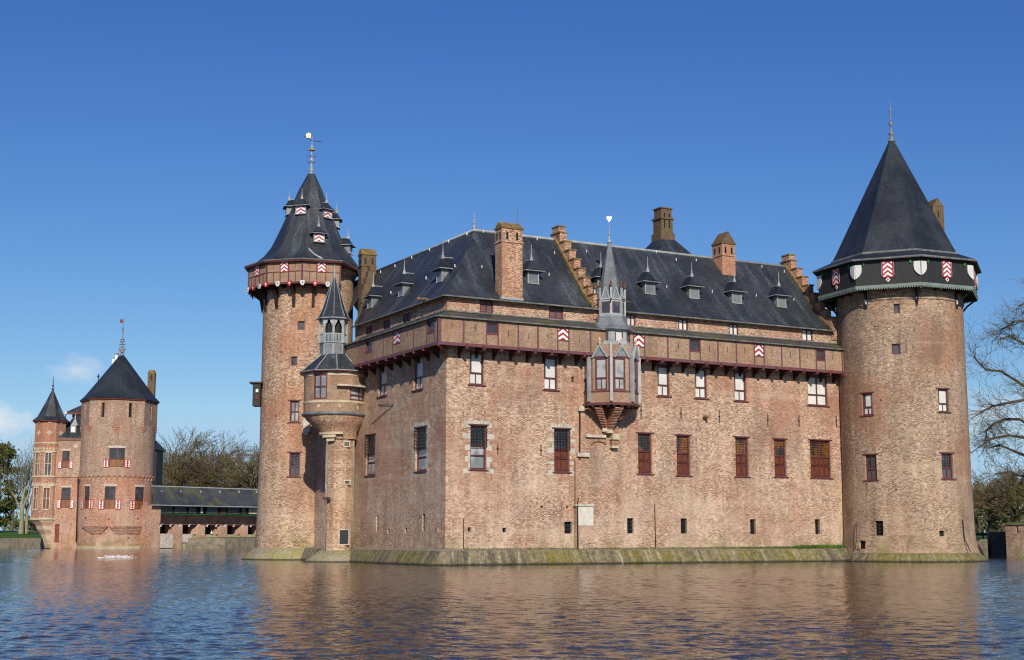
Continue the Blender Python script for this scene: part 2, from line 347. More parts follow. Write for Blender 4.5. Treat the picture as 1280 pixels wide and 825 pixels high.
# ---------------------------------------------------------------- mesh builder
class MB:
    def __init__(s, m='brick'): s.v = []; s.f = []; s.uv = []; s.mi = []; s.ms = []; s.m = m; s.sm = []; s.smooth = False
    def poly(s, pts, uvs=None, m=None, smooth=None):
        pts = [Vector(p) for p in pts]
        m = m or s.m
        if m not in s.ms: s.ms.append(m)
        if uvs is None:
            n = Vector((0, 0, 0))
            for i in range(len(pts)):
                a, b = pts[i], pts[(i + 1) % len(pts)]
                n += Vector(((a.y - b.y) * (a.z + b.z), (a.z - b.z) * (a.x + b.x), (a.x - b.x) * (a.y + b.y)))
            if n.length < 1e-12: n = Vector((0, 0, 1))
            n.normalize()
            if abs(n.z) > .97: uvs = [(p.x, p.y) for p in pts]
            else:
                t = Vector((-n.y, n.x, 0)).normalized(); b = n.cross(t)
                if b.z < 0: b = -b
                uvs = [(p.dot(t), p.dot(b)) for p in pts]
        i = len(s.v); s.v += pts; s.f.append(tuple(range(i, i + len(pts)))); s.uv += uvs
        s.mi.append(s.ms.index(m)); s.sm.append(s.smooth if smooth is None else smooth)
    def prism(s, bot, top, cap=True):
        n = len(bot)
        for i in range(n):
            j = (i + 1) % n; s.poly([bot[i], bot[j], top[j], top[i]])
        if cap: s.poly(list(reversed(bot))); s.poly(top)
    def box(s, p, a, b, c):
        p, a, b, c = map(Vector, (p, a, b, c))
        s.prism([p, p + a, p + a + b, p + b], [p + c, p + a + c, p + a + b + c, p + b + c])
    def cbox(s, c, hx, hy, z0, z1, rot=0):
        X = Vector((cos(rot), sin(rot), 0)); Y = Vector((-sin(rot), cos(rot), 0)); c = Vector((c[0], c[1], 0))
        s.box(c - X * hx - Y * hy + UP * z0, X * 2 * hx, Y * 2 * hy, UP * (z1 - z0))
    def sbox(s, S, u0, u1, z0, z1, o0, o1, n=None):
        """box lying on a surface"""
        if n is None: n = max(1, int(abs(u1 - u0) / .35)) if S.round else 1
        for k in range(n):
            a = u0 + (u1 - u0) * k / n; b = u0 + (u1 - u0) * (k + 1) / n
            P = [S.pt(a, z0, o0), S.pt(b, z0, o0), S.pt(b, z0, o1), S.pt(a, z0, o1)]
            Q = [S.pt(a, z1, o0), S.pt(b, z1, o0), S.pt(b, z1, o1), S.pt(a, z1, o1)]
            s.poly(P[::-1]); s.poly(Q)
            s.poly([P[3], P[2], Q[2], Q[3]], [(a, z0), (b, z0), (b, z1), (a, z1)])
            s.poly([P[0], P[1], Q[1], Q[0]], [(a, z0), (b, z0), (b, z1), (a, z1)])
            if k == 0: s.poly([P[0], P[3], Q[3], Q[0]])
            if k == n - 1: s.poly([P[1], P[2], Q[2], Q[1]])
    def sq(s, S, u0, u1, z0, z1, o, uv=None, m=None, n=None):
        if n is None: n = max(1, int(abs(u1 - u0) / .35)) if S.round else 1
        for k in range(n):
            a = u0 + (u1 - u0) * k / n; b = u0 + (u1 - u0) * (k + 1) / n
            if uv: ua = uv[0] + (uv[1] - uv[0]) * k / n; ub = uv[0] + (uv[1] - uv[0]) * (k + 1) / n; q = [(ua, uv[2]), (ub, uv[2]), (ub, uv[3]), (ua, uv[3])]
            else: q = [(a, z0), (b, z0), (b, z1), (a, z1)]
            s.poly([S.pt(a, z0, o), S.pt(b, z0, o), S.pt(b, z1, o), S.pt(a, z1, o)], q, m)
    def tube(s, pts, rad, n=6, cap=True):
        pts = [Vector(p) for p in pts]
        if not isinstance(rad, (list, tuple)): rad = [rad] * len(pts)
        rings = []; L = 0
        for i, p in enumerate(pts):
            d = (pts[min(i + 1, len(pts) - 1)] - pts[max(i - 1, 0)])
            if d.length < 1e-9: d = Vector((0, 0, 1))
            d.normalize(); a = d.cross(Vector((0, 0, 1)) if abs(d.z) < .9 else Vector((1, 0, 0))).normalized(); b = d.cross(a)
            rings.append([p + (a * cos(2 * pi * k / n) + b * sin(2 * pi * k / n)) * rad[i] for k in range(n)])
        for i in range(len(rings) - 1):
            for k in range(n):
                j = (k + 1) % n; s.poly([rings[i][k], rings[i][j], rings[i + 1][j], rings[i + 1][k]], smooth=n > 4)
        if cap: s.poly(rings[0][::-1]); s.poly(rings[-1])
    def lathe(s, c, prof, n=24, a0=0., span=2 * pi, smooth=False, cap=False):
        """prof: list of (r, z); angles from -Y towards +X"""
        full = abs(span - 2 * pi) < 1e-6
        for i in range(len(prof) - 1):
            (r0, z0), (r1, z1) = prof[i], prof[i + 1]
            sl = sqrt((r1 - r0) ** 2 + (z1 - z0) ** 2)
            vb = sum(sqrt((prof[k + 1][0] - prof[k][0]) ** 2 + (prof[k + 1][1] - prof[k][1]) ** 2) for k in range(i))
            for k in range(n):
                a = a0 + span * k / n; b = a0 + span * (k + 1) / n
                P = lambda A, r, z: Vector((c[0] + sin(A) * r, c[1] - cos(A) * r, z))
                rm = max(r0, r1)
                q = [P(a, r0, z0), P(b, r0, z0), P(b, r1, z1), P(a, r1, z1)]
                steep = abs(z1 - z0) > abs(r1 - r0) * 3
                v0, v1 = (z0, z1) if steep else (vb, vb + sl)
                uvs = [(a * rm, v0), (b * rm, v0), (b * rm, v1), (a * rm, v1)]
                if r0 < 1e-4: q, uvs = q[1:], uvs[1:]
                elif r1 < 1e-4: q, uvs = q[:3], uvs[:3]
                s.poly(q, uvs, smooth=smooth)
        if cap:
            for (r, z) in (prof[0], prof[-1]):
                if r > 1e-4: s.poly([Vector((c[0] + sin(a0 + span * k / n) * r, c[1] - cos(a0 + span * k / n) * r, z)) for k in range(n if full else n + 1)])
    def ball(s, c, r, n=8):
        s.lathe((c[0], c[1]), [(r * sin(pi * k / n) if 0 < k < n else 0, c[2] - r * cos(pi * k / n)) for k in range(n + 1)], n, smooth=True)
    def build(s, name, parent=None, label=None, merge=True, norm=True):
        if not s.f: return None
        me = bpy.data.meshes.new(name)
        org = Vector((0, 0, 0))
        q = parent
        while q is not None: org += q.location; q = q.parent
        me.from_pydata([v - org for v in s.v], [], s.f)
        ul = me.uv_layers.new(name='UVMap'); ul.data.foreach_set('uv', [c for t in s.uv for c in t])
        me.polygons.foreach_set('material_index', s.mi); me.polygons.foreach_set('use_smooth', s.sm)
        for k in s.ms: me.materials.append(MAT[k])
        if merge and len(s.f) < 60000:
            bm = bmesh.new(); bm.from_mesh(me); bmesh.ops.remove_doubles(bm, verts=bm.verts, dist=.0006)
            if norm: bmesh.ops.recalc_face_normals(bm, faces=bm.faces)
            bm.to_mesh(me); bm.free()
        me.update()
        o = bpy.data.objects.new(name, me); COL.objects.link(o)
        if parent is not None: o.parent = parent
        if label: o['label'] = label
        return o
def thing(name, label, cat, loc, group=None):
    o = bpy.data.objects.new(name, None); COL.objects.link(o); o.location = (loc[0], loc[1], loc[2] if len(loc) > 2 else 0)
    o.empty_display_size = .5
    o['label'] = label; o['category'] = cat
    if group: o['group'] = group
    return o
def tag(o, label, cat, group=None, kind=None):
    if kind: o['kind'] = kind
    else: o['label'] = label; o['category'] = cat
    if kind == 'stuff': o['label'] = label; o['category'] = cat
    if group: o['group'] = group
    return o

def wall(mb, S, u0, u1, z0, z1, ops=(), depth=.22, du=None, o=0, zs=()):
    """wall sheet with real rectangular openings and their reveals"""
    us = {u0, u1}; zv = {z0, z1} | set(zs)
    for (a, b, c, d) in ops: us |= {a, b}; zv |= {c, d}
    us = sorted(u for u in us if u0 - 1e-6 <= u <= u1 + 1e-6); zv = sorted(z for z in zv if z0 - 1e-6 <= z <= z1 + 1e-6)
    if du:
        f = []
        for a, b in zip(us, us[1:]):
            n = max(1, int(math.ceil((b - a) / du))); f += [a + (b - a) * k / n for k in range(n)]
        us = f + [us[-1]]
    for a, b in zip(us, us[1:]):
        if b - a < 1e-5: continue
        for c, d in zip(zv, zv[1:]):
            if d - c < 1e-5: continue
            um, zm = (a + b) / 2, (c + d) / 2
            if any(A < um < B and C < zm < D for (A, B, C, D) in ops): continue
            mb.poly([S.pt(a, c, o), S.pt(b, c, o), S.pt(b, d, o), S.pt(a, d, o)], [(a, c), (b, c), (b, d), (a, d)], smooth=S.round)
    for (a, b, c, d) in ops:
        for (p, q) in (((a, c), (a, d)), ((b, c), (b, d))):
            mb.poly([S.pt(*p, o), S.pt(*q, o), S.pt(*q, o - depth), S.pt(*p, o - depth)], smooth=False)
        for zc in (c, d):
            n = max(1, int((b - a) / .4)) if S.round else 1
            for k in range(n):
                x, y = a + (b - a) * k / n, a + (b - a) * (k + 1) / n
                mb.poly([S.pt(x, zc, o), S.pt(y, zc, o), S.pt(y, zc, o - depth), S.pt(x, zc, o - depth)], smooth=False)

def window(par, S, r, kind, depth=.22, o=0, mono=False, sill=True, double=False, label=None):
    """frame mesh with panes, shutters, grille as its children (or one mesh when mono)"""
    u0, u1, z0, z1 = r; d = -depth + o; W = u1 - u0; Hh = z1 - z0
    ft = min(.10, W * .14); fr = MB('maroon paint'); kids = []
    def bar(a, b, c, e, o0=None, o1=None, mb=fr): mb.sbox(S, a, b, c, e, d if o0 is None else o0, d + .10 if o1 is None else o1)
    def pane(a, b, c, e, mat, nm='pane', oo=.03, uv=None):
        if mono: mbx = fr
        else: mbx = MB(mat); kids.append((nm, mbx))
        mbx.sq(S, a, b, c, e, d + oo, uv, m=mat)
        return mbx
    bar(u0, u0 + ft, z0, z1); bar(u1 - ft, u1, z0, z1); bar(u0 + ft, u1 - ft, z0, z0 + ft); bar(u0 + ft, u1 - ft, z1 - ft, z1)
    a, b, c, e = u0 + ft, u1 - ft, z0 + ft, z1 - ft; um = (a + b) / 2; h = ft * .45
    if kind in ('blind', 'curtain'):
        zt = c + (e - c) * .36
        bar(a, b, zt - h, zt + h, d, d + .12)
        if double: bar(um - h, um + h, c, zt - h); bar(um - h, um + h, zt + h, e)
        else: bar(um - h * .7, um + h * .7, c, zt - h, d, d + .07)
        mt = 'blind glass' if kind == 'blind' else 'curtain glass'
        pane(a, b, zt + h, e, mt); pane(a, b, c, zt - h, mt, oo=.025)
        if kind == 'blind': pane(a, a + (b - a) * .16, zt + h, e, 'dark glass', oo=.034) if not double else None
    elif kind in ('shut', 'grille'):
        zt = c + (e - c) * (.56 if kind == 'shut' else .54); zq = c + (e - c) * .30
        bar(a, b, zt - h, zt + h, d, d + .13)
        if double: bar(um - h, um + h, c, zt - h); bar(um - h, um + h, zt + h, e)
        if kind == 'shut':
            pane(a, b, zt + h, e, 'leaded glass')
        else: pane(a, b, zt + h, e, 'grey leaded glass')
        bar(a, b, zq - h * .7, zq + h * .7)
        n = 4 if double else 2
        sh = fr if mono else MB('shutter wood')
        if not mono: kids.append(('shutter', sh))
        keep = sh.m; sh.m = 'shutter wood' if kind == 'shut' or label == 'w' else 'curtain glass'
        for k in range(n):
            x0 = a + (b - a) * k / n + .012; x1 = a + (b - a) * (k + 1) / n - .012
            for (y0, y1) in ((c + .02, zq - h - .02), (zq + h + .02, zt - h - .02)):
                sh.sbox(S, x0, x1, y0, y1, d + .02, d + .045, 1)
                if sh.m == 'shutter wood': sh.sbox(S, x0 + .06, x1 - .06, y0 + .07, y1 - .07, d + .046, d + .07, 1)
        sh.m = keep
        if kind == 'grille':
            g = MB('iron'); kids.append(('grille', g)) if not mono else None
            for k in range(6):
                x = u0 + W * k / 5; g.sbox(S, x - .017, x + .017, zt - .05, z1 + .03, .05 + o, .085 + o, 1)
            nr = 7
            for k in range(nr):
                y = zt + (z1 - zt) * k / (nr - 1); g.sbox(S, u0 - .04, u1 + .04, y - .017, y + .017, .088 + o, .12 + o, 1)
            for x in (u0, u1):
                for y in (zt, z1): g.sbox(S, x - .02, x + .02, y - .02, y + .02, -.02 + o, .09 + o, 1)
            if mono:
                for i, ff in enumerate(g.f): fr.poly([g.v[j] for j in ff], m='iron')
    elif kind == 'four':
        zt = c + (e - c) * .5; bar(a, b, zt - h, zt + h, d, d + .12); bar(um - h, um + h, c, zt - h); bar(um - h, um + h, zt + h, e)
        for (x0, x1) in ((a, um - h), (um + h, b)):
            for (y0, y1) in ((c, zt - h), (zt + h, e)): pane(x0, x1, y0, y1, 'curtain glass')
    elif kind == 'leaded':
        zt = c + (e - c) * .42; bar(a, b, zt - h, zt + h, d, d + .12)
        if double or W > .9: bar(um - h * .7, um + h * .7, c, zt - h); bar(um - h * .7, um + h * .7, zt + h, e)
        pane(a, b, zt + h, e, 'grey leaded glass'); pane(a, b, c, zt - h, 'blue glass' if not label == 'o' else 'orange wood')
    elif kind == 'louvre':
        bar(um - h, um + h, c, e)
        for (x0, x1) in ((a, um - h), (um + h, b)):
            sh = fr if mono else MB('louvre')
            if not mono: kids.append(('shutter', sh))
            keep = sh.m; sh.m = 'louvre'
            sh.sq(S, x0, x1, c, e, d + .02)
            n = max(3, int((e - c) / .11))
            for k in range(n):
                y = c + (e - c) * (k + .1) / n; sh.sbox(S, x0, x1, y, y + (e - c) / n * .55, d + .021, d + .05, 1)
            sh.m = keep
    elif kind == 'white':
        bar(um - h, um + h, c, e)
        for (x0, x1) in ((a, um - h), (um + h, b)): pane(x0, x1, c, e, 'blind glass')
    elif kind == 'dark': pane(a, b, c, e, 'blue glass')
    elif kind == 'chev': pane(u0 + .02, u1 - .02, z0 + .02, z1 - .02, 'chevron', 'shutter', .106, (0, 1, 0, max(2, round(Hh / W * 1.8))))
    elif kind == 'gate':     # leaded glass above, orange inner shutters below
        zt = c + (e - c) * .42; bar(a, b, zt - h, zt + h, d, d + .13)
        if W > 1: bar(um - h, um + h, c, zt - h); bar(um - h, um + h, zt + h, e)
        pane(a, b, zt + h, e, 'grey leaded glass'); pane(a, b, c, zt - h, 'orange wood', 'shutter')
    fo = fr.build('window', par, label if label and len(label) > 1 else None)
    for nm, k in kids: k.build(nm, fo)
    if sill:
        s = MB('maroon paint'); s.sbox(S, u0 - .14, u1 + .14, z0 - .07, z0 - .002, -.1 + o, .09 + o); q = MB('maroon paint'); q.sbox(S, u0 - .16, u1 + .16, z1 + .002, z1 + .09, -.05 + o, .05 + o)
        q.build('lintel', fo if not mono else par)
        if not mono: s.build('sill', fo)
        else: s.build('sill', par)
    return fo

def grated(par, S, r, depth=.3, o=0, mat='black board', bars=True, name='vent'):
    mb = MB(mat); u0, u1, z0, z1 = r; mb.sq(S, u0, u1, z0, z1, -depth + .02 + o)
    ob = mb.build(name, par)
    if bars:
        g = MB('iron'); n = max(1, int((z1 - z0) / .25))
        for k in range(1, n): z = z0 + (z1 - z0) * k / n; g.sbox(S, u0, u1, z - .012, z + .012, -.08 + o, -.05 + o, 1)
        um = (u0 + u1) / 2; g.sbox(S, um - .012, um + .012, z0, z1, -.049 + o, -.03 + o, 1); g.build('grille', ob)
    return ob
def bracket(mb, S, u, z, e, h, t=.09, top=.16):
    """strut in the plane square to the wall"""
    P = [(0, z), (e, z), (e, z - top), (e * .55, z - top - .12), (.14, z - h * .8), (.12, z - h), (0, z - h)]
    A = [S.pt(u - t, q, p) for p, q in P]; B = [S.pt(u + t, q, p) for p, q in P]
    mb.prism(A, B)
def finial(mb, c, z0, z1, r=.09, mat='lead'):
    hh = z1 - z0; mb.m = mat
    mb.lathe(c, [(r * 2.2, z0 - .1), (r * 1.3, z0 + hh * .05), (r * .8, z0 + hh * .12), (r * 1.9, z0 + hh * .16), (r * .8, z0 + hh * .2), (r * .6, z0 + hh * .35), (r * 1.5, z0 + hh * .40), (r * .5, z0 + hh * .45), (r * .35, z0 + hh * .7), (r * .8, z0 + hh * .73), (r * .25, z0 + hh * .77), (r * .15, z1)], 8, smooth=True)
def ring(c, R, n, a0): return [Vector((c[0] + sin(a0 + 2 * pi * k / n) * R, c[1] - cos(a0 + 2 * pi * k / n) * R, 0)) for k in range(n)]
def facets(c, R, n, a0):
    v = ring(c, R, n, a0); out = []
    for k in range(n):
        a, b = v[k], v[(k + 1) % n]; f = flat_between(a, b)
        nn = ((a + b) / 2 - Vector((c[0], c[1], 0)))
        if f.n.dot(nn) < 0: f.n = -f.n
        out.append(f)
    return out
# ================================================================ SETTING: water, ground, paths
import numpy as np
def build_water():
    """open moat: real wind waves modelled near and far, flat sheet further out"""
    rs = np.random.RandomState(4)
    Y = [13.0]
    while Y[-1] < 246: Y.append(Y[-1] + max(.07, Y[-1] * .0021))
    Y = np.array(Y); NC = 470; s = np.linspace(-1, 1, NC)
    Wd = .47 * Y + 8; X = Wd[:, None] * s[None, :]; YY = np.repeat(Y[:, None], NC, 1)
    cell = np.maximum(np.gradient(Y), 2 * Wd / NC)[:, None]
    Z = np.zeros_like(X); n = 44
    gust = .75 + .35 * np.sin(X * .11 + YY * .05 + 1) * np.sin(YY * .07 - X * .03) + .15 * np.sin(X * .31 + 2) * np.sin(YY * .19)
    for i in range(n):
        lam = .24 * (7.5 ** (i / (n - 1))) * rs.uniform(.9, 1.1); k = 2 * np.pi / lam
        th = rs.normal(0, .62) + .25; kx, ky = k * np.sin(th), k * np.cos(th); ph = rs.uniform(0, 6.28)
        a = .027 / k * (1.75 if lam < .5 else .85 if lam < .8 else .25)
        fade = np.clip((lam / cell - 2.0) / 1.2, 0, 1)
        w_ = np.sin(kx * X + ky * YY + ph + .6 * np.sin(.23 * X + .11 * YY + ph * 2))
        Z += a * fade * w_
    Z *= gust
    edge = np.clip((1 - np.abs(s)) * 14, 0, 1)[None, :] * np.clip((YY - 13) / 1.5, 0, 1) * np.clip((246 - YY) / 4, 0, 1)
    Z *= edge
    nr = len(Y); co = np.stack([X, YY, Z], -1).reshape(-1, 3)
    idx = np.arange(nr * NC).reshape(nr, NC)
    q_ = np.stack([idx[:-1, :-1], idx[:-1, 1:], idx[1:, 1:], idx[1:, :-1]], -1).reshape(-1, 4)
    # flat surroundings
    e0, e1 = Wd[0], Wd[-1]; b0 = len(co)
    ex = np.array([[-2500, -60, 0], [2500, -60, 0], [2500, 13, 0], [-2500, 13, 0], [-2500, 246, 0], [2500, 246, 0], [2500, 700, 0], [-2500, 700, 0]], float); co = np.vstack([co, ex])
    extra = [(b0, b0 + 1, b0 + 2, b0 + 3), (b0 + 4, b0 + 5, b0 + 6, b0 + 7), (b0 + 3, int(idx[0, 0]), int(idx[-1, 0]), b0 + 4), (int(idx[0, -1]), b0 + 2, b0 + 5, int(idx[-1, -1]))]
    q_ = np.vstack([q_, np.array(extra)])
    me = bpy.data.meshes.new('water'); me.vertices.add(len(co)); me.vertices.foreach_set('co', co.ravel())
    me.loops.add(len(q_) * 4); me.loops.foreach_set('vertex_index', q_.ravel().astype(np.int32))
    me.polygons.add(len(q_)); me.polygons.foreach_set('loop_start', np.arange(0, len(q_) * 4, 4, dtype=np.int32))
    me.polygons.foreach_set('use_smooth', np.ones(len(q_), bool)); me.update(calc_edges=True); me.validate()
    me.materials.append(MAT['water']); o = bpy.data.objects.new('water', me); COL.objects.link(o); o['kind'] = 'structure'
build_water()

def front(x):      # line of the far bank, metres from the camera
    P = [(-2500, 250), (-90, 229), (-66, 212), (-52, 212), (-44, 214), (-30, 234), (-8, 240), (30, 225), (42, 146), (44.0, 134), (46.5, 133), (48, 127), (60, 120), (110, 95), (2500, 60)]
    for (a, b), (c, d) in zip(P, P[1:]):
        if a <= x <= c: return b + (d - b) * (x - a) / (c - a)
gm = MB('grass')
xs = [-2500, -900, -400, -200, -130, -90, -80, -72, -66, -60, -52, -44, -36, -30, -20, -8, 5, 20, 30, 36, 42, 44, 46.5, 48, 54, 60, 80, 110, 200, 500, 2500]
offs = [(0, 1.55), (1.2, 1.6), (8, 1.75), (22, 2.15), (42, 2.75), (70, 3.05), (130, 3.1), (600, 3.2), (5000, 3.5)]
gv = []
for x in xs:
    kx = max(0, min(1, (-40 - x) / 20.)); gv.append([Vector((x, front(x) + o, (z if x < 0 else 1.55 + (z - 1.55) * .3))) for o, z in offs])
for i in range(len(xs) - 1):
    gm.poly([gv[i][0] - UP * 3, gv[i + 1][0] - UP * 3, gv[i + 1][0], gv[i][0]], m='retaining wall')
    for k in range(len(offs) - 1):
        gm.poly([gv[i][k], gv[i + 1][k], gv[i + 1][k + 1], gv[i][k + 1]], m='grass' if k < 5 else 'earth')
tag(gm.build('ground', norm=False), None, None, kind='structure')
pm = MB('path stone')
for i in range(len(xs) - 1):
    a, b = xs[i], xs[i + 1]
    if b > -60: break
    q = lambda x, o: Vector((x, front(x) + o, 2.15 + (2.75 - 2.15) * (o - 22) / 20 + .05 if o < 42 else 2.82))
    pm.poly([q(a, 37), q(b, 37), q(b, 41.5), q(a, 41.5)])
tag(pm.build('path', norm=False), None, None, kind='structure')

# ================================================================ CASTLE: main block
aR = math.atan((3835 - 640) * CP / F)
dR = Vector((sin(aR), cos(aR), 0)); nR = Vector((cos(aR), -sin(aR), 0)); dL = Vector((-cos(aR), sin(aR), 0)); nL = Vector((-sin(aR), -cos(aR), 0))
c0 = atY(556.5, 686, 88); CO = Vector((c0.x, c0.y, 0))
SR = Flat(CO, dR, nR); SL = Flat(CO, dL, nL)
ZT = 1.03; ZE = 17.32; LR = 36.0; LL = 23.5
castle = thing('castle', 'long brick castle with steep slate roof and projecting gallery between the two tall round towers', 'castle', (CO.x, CO.y, 0))
opR = []; opL = []; wins = []
def W(S, ops, box, kind, **k):
    r = rect(S, *box); ops.append(r); wins.append((S, r, kind, k))
for b in ((587, 441, 604.8, 481), (680, 447, 696.8, 487.5), (822, 457.6, 836.9, 495.3), (869, 461, 883.7, 498), (918, 465, 932.9, 501.4)): W(SR, opR, b, 'blind')
W(SR, opR, (1010, 470.5, 1034.5, 507), 'blind', double=True)
W(SR, opR, (588, 532, 607.8, 587), 'grille'); W(SR, opR, (692.7, 536.4, 711.8, 590), 'grille', label='w')
for b in ((797.6, 542, 814.8, 592.4), (846, 544.5, 862.7, 594.4), (919.5, 547, 935.6, 595.7), (968, 549.3, 982.8, 596)): W(SR, opR, b, 'shut')
W(SR, opR, (1013, 550.6, 1038.6, 597.4), 'shut', double=True)
W(SL, opL, (473, 456, 483.5, 495), 'blind'); W(SL, opL, (517, 446, 528.3, 487), 'blind')
W(SL, opL, (457.5, 544, 468.8, 594), 'grille'); W(SL, opL, (519.5, 534.6, 533, 588.7), 'grille')
# attic windows above the gallery roof
for b in ((599.7, 374.4, 616.6, 391), (686, 383, 704, 398.5)): W(SR, opR, b, 'louvre', sill=False, depth=.12)
for b in ((783, 393, 794.5, 408), (847.8, 398.7, 860, 413.6), (911, 404.5, 923, 419.4), (1002, 411.5, 1015.7, 426.7)): W(SR, opR, b, 'white', sill=False, depth=.12)
for b in ((503.6, 391, 513.3, 404.5), (479, 399.5, 488, 412.5), (457.6, 407.5, 465.5, 418.4)): W(SL, opL, b, 'louvre', sill=False, depth=.12)
vents = []
for S, ops, b in [(SR, opR, b) for b in ((705.5, 652, 715, 667), (784, 647.7, 792, 666.7), (851, 648, 859, 667), (937.8, 649, 944.8, 667.7), (1019, 649, 1025.2, 667.7), (585, 659, 588.8, 664.6), (628, 660, 633, 665.5), (675.6, 632, 678.6, 635.2), (707.5, 632.5, 710.2, 635.4), (714.2, 470.5, 717.6, 478))] + \
        [(SL, opL, b) for b in ((470, 644, 473, 665), (484.4, 661, 487, 667), (506, 660, 509, 667), (527.7, 642.5, 531.2, 664), (547, 658, 549.2, 665))]:
    r = rect(S, *b); ops.append(r); vents.append((S, r))
mb = MB('brick')
wall(mb, SR, 0, LR, -.5, ZE, opR); 
zs_ = 14.2
wall(mb, SL, 0, 15.6, -.5, ZE, opL); wall(mb, SL, 15.6, LL + 3, -.5, zs_)
# rear faces of the two wings
pR = lambda u, i, z: CO + dR * u + dL * i + UP * z      # u along the right front, i metres inwards
mb.poly([pR(LR, 0, -.5), pR(LR, 10, -.5), pR(LR, 10, ZE), pR(LR, 0, ZE)])
mb.poly([pR(LR, 10, -.5), pR(9, 10, -.5), pR(9, 10, ZE), pR(LR, 10, ZE)])
mb.poly([pR(9, 10, -.5), pR(9, 30, -.5), pR(9, 30, ZE), pR(9, 10, ZE)])
mb.poly([pR(9, 30, -.5), pR(0, 26.5, -.5), pR(0, 26.5, zs_), pR(9, 30, ZE)])
mb.poly([pR(0, 15.6, zs_), pR(4.5, 22.6, zs_), pR(4.5, 22.6, ZE), pR(0, 15.6, ZE)]); mb.poly([pR(0, 15.6, zs_), pR(0, 26.5, zs_), pR(9, 30, zs_), pR(4.5, 22.6, zs_)])
mb.poly([pR(4.5, 22.6, zs_), pR(9, 30, zs_), pR(9, 30, ZE), pR(4.5, 22.6, ZE)])
mb.build('wall', castle)
for S, r, kind, k in wins: window(castle, S, r, kind, **k)
for S, r in vents: grated(castle, S, r, bars=(r[1] - r[0]) > .3)
# cornice bands under the eaves
mb = MB('brick')
def strips(S, ops, a, b, z0, z1, o0, o1, mbx):
    cuts = sorted([(r[0] - .05, r[1] + .05) for r in ops if r[3] > z0 and r[2] < z1])
    x = a
    for (p, q) in cuts:
        if p > x: mbx.sbox(S, x, p, z0, z1, o0, o1)
        x = max(x, q)
    if b > x: mbx.sbox(S, x, b, z0, z1, o0, o1)
mb.m = 'orange brick'
strips(SR, opR, .0, 32.4, 16.86, 16.96, -.02, .06, mb); strips(SR, opR, .0, 32.4, 17.06, 17.2, -.02, .13, mb)
strips(SL, opL, .0, 15.3, 16.86, 16.96, -.02, .06, mb); strips(SL, opL, .0, 15.3, 17.06, 17.2, -.02, .13, mb)
mb.build('cornice', castle)

# ---- iron wall anchors
for (x, y0, y1) in ((622, 554, 568), (676, 555.6, 570), (801, 504, 523), (851, 509.6, 523), (898.8, 512, 529), (959.5, 518, 533), (998.5, 518.7, 533), (1045, 520, 534)):
    a = SR.px(x, (y0 + y1) / 2); mb = MB('iron'); z0 = SR.px(x, y1)[1]; z1 = SR.px(x, y0)[1]
    mb.sbox(SR, a[0] - .022, a[0] + .022, z0, z1, .01, .06); mb.sbox(SR, a[0] - .1, a[0] + .1, (z0 + z1) / 2 - .03, (z0 + z1) / 2 + .03, .0, .03); mb.build('wall_anchor', castle)
a = SL.px(487, 506); mb = MB('iron')
mb.tube([SL.pt(*SL.px(473, 506), .05), SL.pt(*SL.px(493, 506), .07)], .022, 5); mb.tube([SL.pt(*SL.px(493, 506), .07), SL.pt(*SL.px(465, 530), .05)], .022, 5); mb.build('iron_arm', castle)
# pale stone blocks round the two barred windows
rnd = random.Random(5)
for (x0, y0, x1, y1) in ((588, 532, 607.8, 587), (692.7, 536.4, 711.8, 590), (519.5, 534.6, 533, 588.7)):
    S = SR if x0 > 560 else SL; u0, u1, z0, z1 = rect(S, x0, y0, x1, y1); mb = MB('limestone'); n = 9
    for k in range(n):
        za = z0 - .25 + (z1 - z0 + .5) * k / n; zb = za + (z1 - z0 + .5) / n * rnd.uniform(.55, .98)
        for sg, u in ((-1, u0), (1, u1)):
            ww = (.22 if k % 2 else .5) * rnd.uniform(.75, 1.15)
            a, b = (u - ww, u - .01) if sg < 0 else (u + .01, u + ww)
            if rnd.random() < .85: mb.sbox(S, a, b, za, zb, -.01, .012)
    for k in range(7):
        w2 = (u1 - u0 + .5) / 7; mb.sbox(S, u0 - .25 + w2 * k + .015, u0 - .25 + w2 * (k + 1) - .015, z1 + .1, z1 + .1 + rnd.uniform(.18, .3), -.01, .03)
    mb.build('window_surround', castle)
for (x0, y0, x1, y1) in ((797.6, 542, 814.8, 592.4), (846, 544.5, 862.7, 594.4), (919.5, 547, 935.6, 595.7), (968, 549.3, 982.8, 596), (1013, 550.6, 1038.6, 597.4), (587, 441, 604.8, 481), (680, 447, 696.8, 487.5), (822, 457.6, 836.9, 495.3), (869, 461, 883.7, 498), (918, 465, 932.9, 501.4)):
    S = SR; u0, u1, z0, z1 = rect(S, x0, y0, x1, y1); mb = MB('orange brick'); n = 8
    for k in range(n):
        za = z0 + (z1 - z0) * k / n; zb = za + (z1 - z0) / n * .9
        for sg, u in ((-1, u0), (1, u1)):
            ww = (.16 if k % 2 else .32) * rnd.uniform(.85, 1.1)
            a, b = (u - ww, u - .01) if sg < 0 else (u + .01, u + ww)
            if rnd.random() < .8: mb.sbox(S, a, b, za, zb, -.01, .008)
    mb.build('window_surround', castle)

